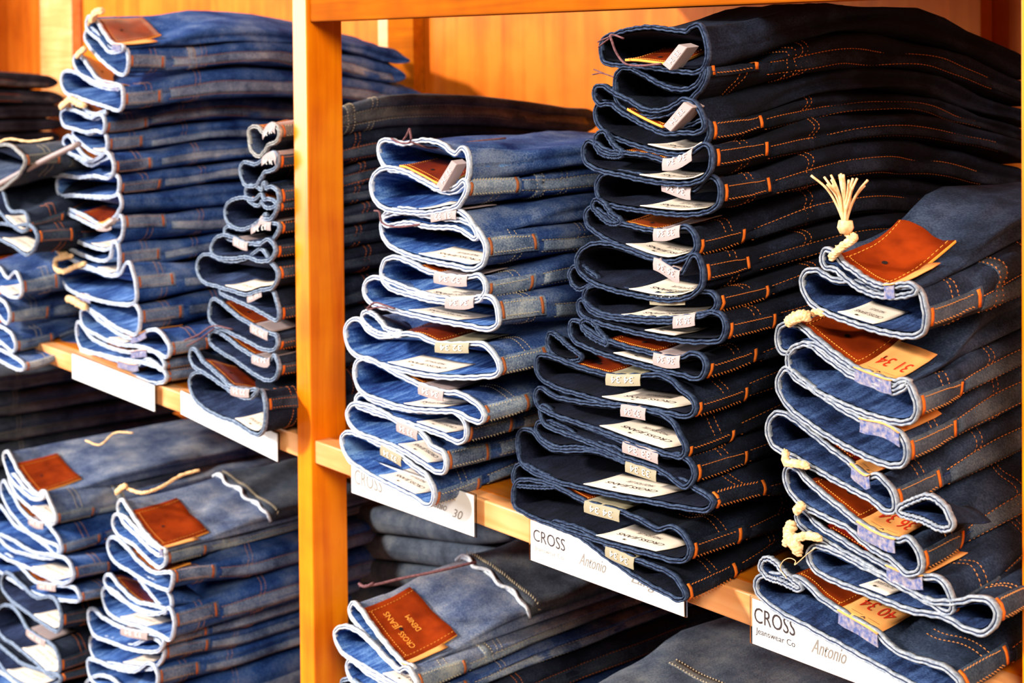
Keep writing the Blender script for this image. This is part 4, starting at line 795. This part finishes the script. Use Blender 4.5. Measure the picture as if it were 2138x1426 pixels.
            if pi == 0 and key not in 'XYZ':
              mb, g, W = F.sheet((-hi, span), yk, yk + .011, .0007, .0010, 40, 2, 0); ys_ = mb.build('yoke_seam', [sty['seam']], root)
              k = MB()
              for q in (.001, .010): F.dashes(k, [(a, yk + q) for a in np.linspace(-hi, span, 60)], off=.0012)
              k.build('stitching', [sty['stitch']], ys_)
            if key in 'IH' and pi == 0:
                G = feats[0][0]
                mb, g, W = G.sheet((G.A_top(.05), G.A_top(.97)), .150, .30, .0045, .0035, 24, 14, 1)
                G_ = mb.build('front_waistband', [ST['grey']['out'], sty['edge']], root)
                k = MB(); path = [g[i][0] + np.array([0, -.001 + .004*math.sin(i*.8), .0]) for i in range(W)]; k.tube(crom(path, 4, closed=False), .0021, 0, 8); k.build('waist_edge', [sty['edge']], G_)
                k = MB(); G.dashes(k, [(a, .162) for a in np.linspace(G.A_top(.05), G.A_top(.97), 50)], off=.0055); k.build('stitching', [sty['stitch']], G_)
            c = rng.uniform(.001, .006) / F.half * H2; wa = .0045 / F.half * H2
            mb, g, W = F.sheet((c - wa, c + wa), .070, F.len * .95, .0009, .0012, 3, 40, 0)
            s2 = mb.build('side_seam', [sty['seam']], root)
            if key in 'DEFI' or pi < 3:
                k = MB()
                for q in (-1.15, 1.15): F.dashes(k, [(c + wa*q, yy) for yy in np.linspace(.068, F.len*.8, 50)], ln=.0030, gap=.0014)
                k.build('stitching', [sty['stitch']], s2)
        for st_, p_, q in TAG_BLOCKS:
            if st_ == key and p_ == pi:
                Q = [Vector(v) for v in q]; m = MB(); Bk = [v + Vector((.003, .011, .001)) for v in Q]
                m.add(Q + Bk, [(0,1,2,3),(7,6,5,4),(0,4,5,1),(1,5,6,2),(2,6,7,3),(3,7,4,0)]); o = bevel(m.build('size_tag', [M_MAUVE], root, smooth=False), .0005, 1)
                tv, tf, asp = text_mesh('33 34'); t = MB()
                # reads from the lower end up along the sleeve
                t.add([Q[0] + (Q[1]-Q[0])*(.2 + .6*(1-x)) + (Q[3]-Q[0])*(.28 + .45*(1 - yv/asp)) + Vector((0, -.0006, 0)) for x, yv in tv], tf); t.build('printed_size', [M_LIGHTINK], o)
        for st_, p_, kind, r, pts in CORDS:
            if st_ == key and p_ == pi: cord(root, kind, r, pts)
        extra = ''
        dd = {k: 1 for _, d in feats for k in d}
        if 'patch' in dd or 'inpatch' in dd: extra = ' with leather patch'
        elif 'label' in dd: extra = ' with white inner label'
        elif 'tag' in dd: extra = ' with grey size tag'
        pos = 'topmost of' if pi == 0 else ORD[pi] + ' from top of'
        tag_thing(root, '%s jeans%s, %s %s' % (TONE[tone], extra, pos, desc), 'jeans', group)
    # plain pairs carrying the pile down to the lower shelf board, below what the frame shows
    U, L, d = flat[-1][2]
    for j in range(nfill):
        dz = int(round(-(j + 1) * step * 1e4)) ; jx = rng.randint(-60, 60)
        sh = lambda pts: [(x + jx, z + dz) for x, z in pts]
        zt = B[-1][0] - j * step; 
        root = bpy.data.objects.new('folded_jeans', None); C.objects.link(root)
        F = Fold(sh(U), sh(L), plane, rng, length=rng.uniform(.45, .5) if key != 'X' else .22, zb=(zt - step,) * 2, zt=(zt,) * 2, rise=0, zref=1)
        F.closed = key == 'X'; F.body('denim_fold', ST[default], root)
        if key != 'X': F.welt('waist_edge', ST[default], root)
        tag_thing(root, 'plain %s jeans, %s from top of %s' % (TONE[default], ORD[len(STACKS[key]) + j], desc), 'jeans', group)

# ------------------------------------------------------------------ shelving (one assembled piece of shop furniture)
unit = bpy.data.objects.new('wooden_shelving', None); C.objects.link(unit)
tag_thing(unit, 'orange oak wall shelving with two bays, square uprights and amber back panels holding jeans', 'shelving')
XL, XR, YB, TOPZ, BOTZ = -2.31, .90, .56, .53, -.66
def part(name, lo, hi, mat, bev=.0015):
    m = MB(); m.box(lo, hi); o = m.build(name, [mat], unit, smooth=False)
    if bev: bevel(o, bev, 2)
    return o
def upright(x0, x1, y0, y1): return part('upright', (x0, y0, BOTZ - .5), (x1, y1, 1.0), W_POST, .002)
upright(-.0297, 0, -.004, .043); upright(.848, .89, -.004, .043); upright(-2.30, -2.26, -.004, .043)
for lo, hi in ((-2.26, -.0297), (0, .848)):
    part('front_rail', (lo, 0, -.026), (hi, .020, -.0005), W_RAIL)
    part('shelf_board', (lo, .0203, -.020), (hi, YB - .001, -.0005), W_BOARD)
    part('front_rail', (lo, 0, LOWER - .026), (hi, .020, LOWER), W_RAIL)
    part('shelf_board', (lo, .0203, LOWER - .020), (hi, YB - .001, LOWER), W_BOARD)
part('side_rail', (-.028, .0432, -.052), (.0, YB - .001, -.0262), W_POST)
part('front_rail', (0, .0, .463), (.848, .022, .56), W_SHADE)  # top rail: its shade is put into the wood colour
part('shelf_board', (0, .0222, .52), (.848, YB - .001, .54), W_BOARD)
part('back_panel', (XL, YB, BOTZ - .4), (XR + .6, YB + .012, 1.0), W_BACK, 0)
for x0, x1, wd_ in ((-.584, -.515, W_SHADE), (-.612, -.5845, W_RAIL), (-1.975, -1.80, W_RAIL), (.46, .50, W_BACK)):  # dark stile: shade put into its colour, beside a paler raised strip
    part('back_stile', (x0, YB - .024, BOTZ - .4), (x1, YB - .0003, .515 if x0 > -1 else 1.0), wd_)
part('side_panel', (XL - .02, .0, BOTZ - .5), (XL, YB, 1.0), W_BOARD)

def struct(name, lo, hi, mat):
    m = MB(); m.box(lo, hi); o = m.build(name, [mat], None, smooth=False); o['kind'] = 'structure'; o['category'] = name.split('_')[0]; o['label'] = name.replace('_', ' ') + ' of the shop'
struct('floor', (-4.5, -4, -1.20), (4, .70, -1.162), plain('shop_floor', srgb(150, 112, 76), .6, .3, col2=srgb(136, 98, 64), scale=5))
struct('wall_back', (-4.5, .60, -1.162), (4, .70, 1.6), plain('shop_wall', srgb(226, 204, 172), .8, .2))
# ------------------------------------------------------------------ price card holders on the rail
def card(x0, x1, ztl, zbl, ztr, zbr, lines, label, y=-.0085):
    root = bpy.data.objects.new('shelf_card', None); C.objects.link(root); root.location = (x0, y, zbl)
    P = lambda u, v, dy=0: Vector((x0 + (x1-x0)*u, y + dy, (zbl + (zbr-zbl)*u)*(1-v) + (ztl + (ztr-ztl)*u)*v)) - root.location
    m = MB(); v = [P(0, 0), P(1, 0), P(1, 1), P(0, 1)]; b = [p + Vector((0, .0008, 0)) for p in v]
    m.add(v + b, [(0,1,2,3),(7,6,5,4),(0,4,5,1),(1,5,6,2),(2,6,7,3),(3,7,4,0)]); m.build('card', [M_WHITE], root, smooth=False)
    m = MB(); e = -.012
    v = [P(e*1.5, -.02, .0010), P(1.01, -.02, .0010), P(1.01, 1.03, .0010), P(e*1.5, 1.03, .0010)]; b = [p + Vector((0, .0012, 0)) for p in v]
    m.add(v + b, [(0,1,2,3),(7,6,5,4),(0,4,5,1),(1,5,6,2),(2,6,7,3),(3,7,4,0)]); m.build('clear_holder', [M_CLEAR], root, smooth=False)
    for s, u0, u1, v0, h, mat, shear in lines:
        tv, tf, asp = text_mesh(s, shear); t = MB()
        t.add([P(u0 + (u1-u0)*x, v0 + h*yv/asp, -.0003) for x, yv in tv], tf); t.build('printed_lettering', [mat], root)
    tag_thing(root, label, 'price card', 'white cards on the shelf edge')
L1 = lambda a, b, m=M_INK: ('CROSS', a, b, .52, .30, m, 0)
card(.0826, .2855, .0038, -.0382, .0045, -.0350, [('CROSS', .03, .27, .26, .38, M_GREYINK, 0), ('Jeanswear Co', .03, .17, .10, .10, M_GREYINK, 0), ('Antonio', .60, .80, .38, .20, M_GREYINK, .5), ('30', .84, .92, .30, .22, M_GREYINK, .4)],
     'white card reading CROSS under the pale-edged blue pile just right of the post')
card(.3670, .5534, .0005, -.0361, .0010, -.0342, [L1(.02, .245), ('Jeanswear Co', .03, .235, .26, .16, M_GREYINK, 0), ('Antonio', .34, .52, .34, .30, M_GREYINK, .5), ('L\u00e4nge 32', .68, .98, .28, .34, M_GREYINK, .5)],
     'white card reading CROSS Jeanswear Co Antonio below the black indigo pile')
card(.6245, .80, .0010, -.0344, .0010, -.0340, [('CROSS', .012, .235, .50, .34, M_INK, 0), ('Jeanswear Co', .02, .235, .22, .18, M_INK, 0), ('Antonio', .32, .50, .30, .32, M_GREYINK, .5)],
     'white card reading CROSS Jeanswear Co Antonio at far right, below the peach-tagged pile')
card(-.6070, -.3600, .0050, -.0298, .0010, -.0324, [], 'blank glaring white card under the tall blue pile left of the post')
card(-.2895, -.0644, .0066, -.0226, -.0040, -.0359, [], 'blank white card hanging below the dark pile beside the post')
card(-.98, -.7692, -.010, -.0430, -.008, -.0403, [], 'blank white card at the left edge of the picture')

for key in STACKS: build_stack(key)
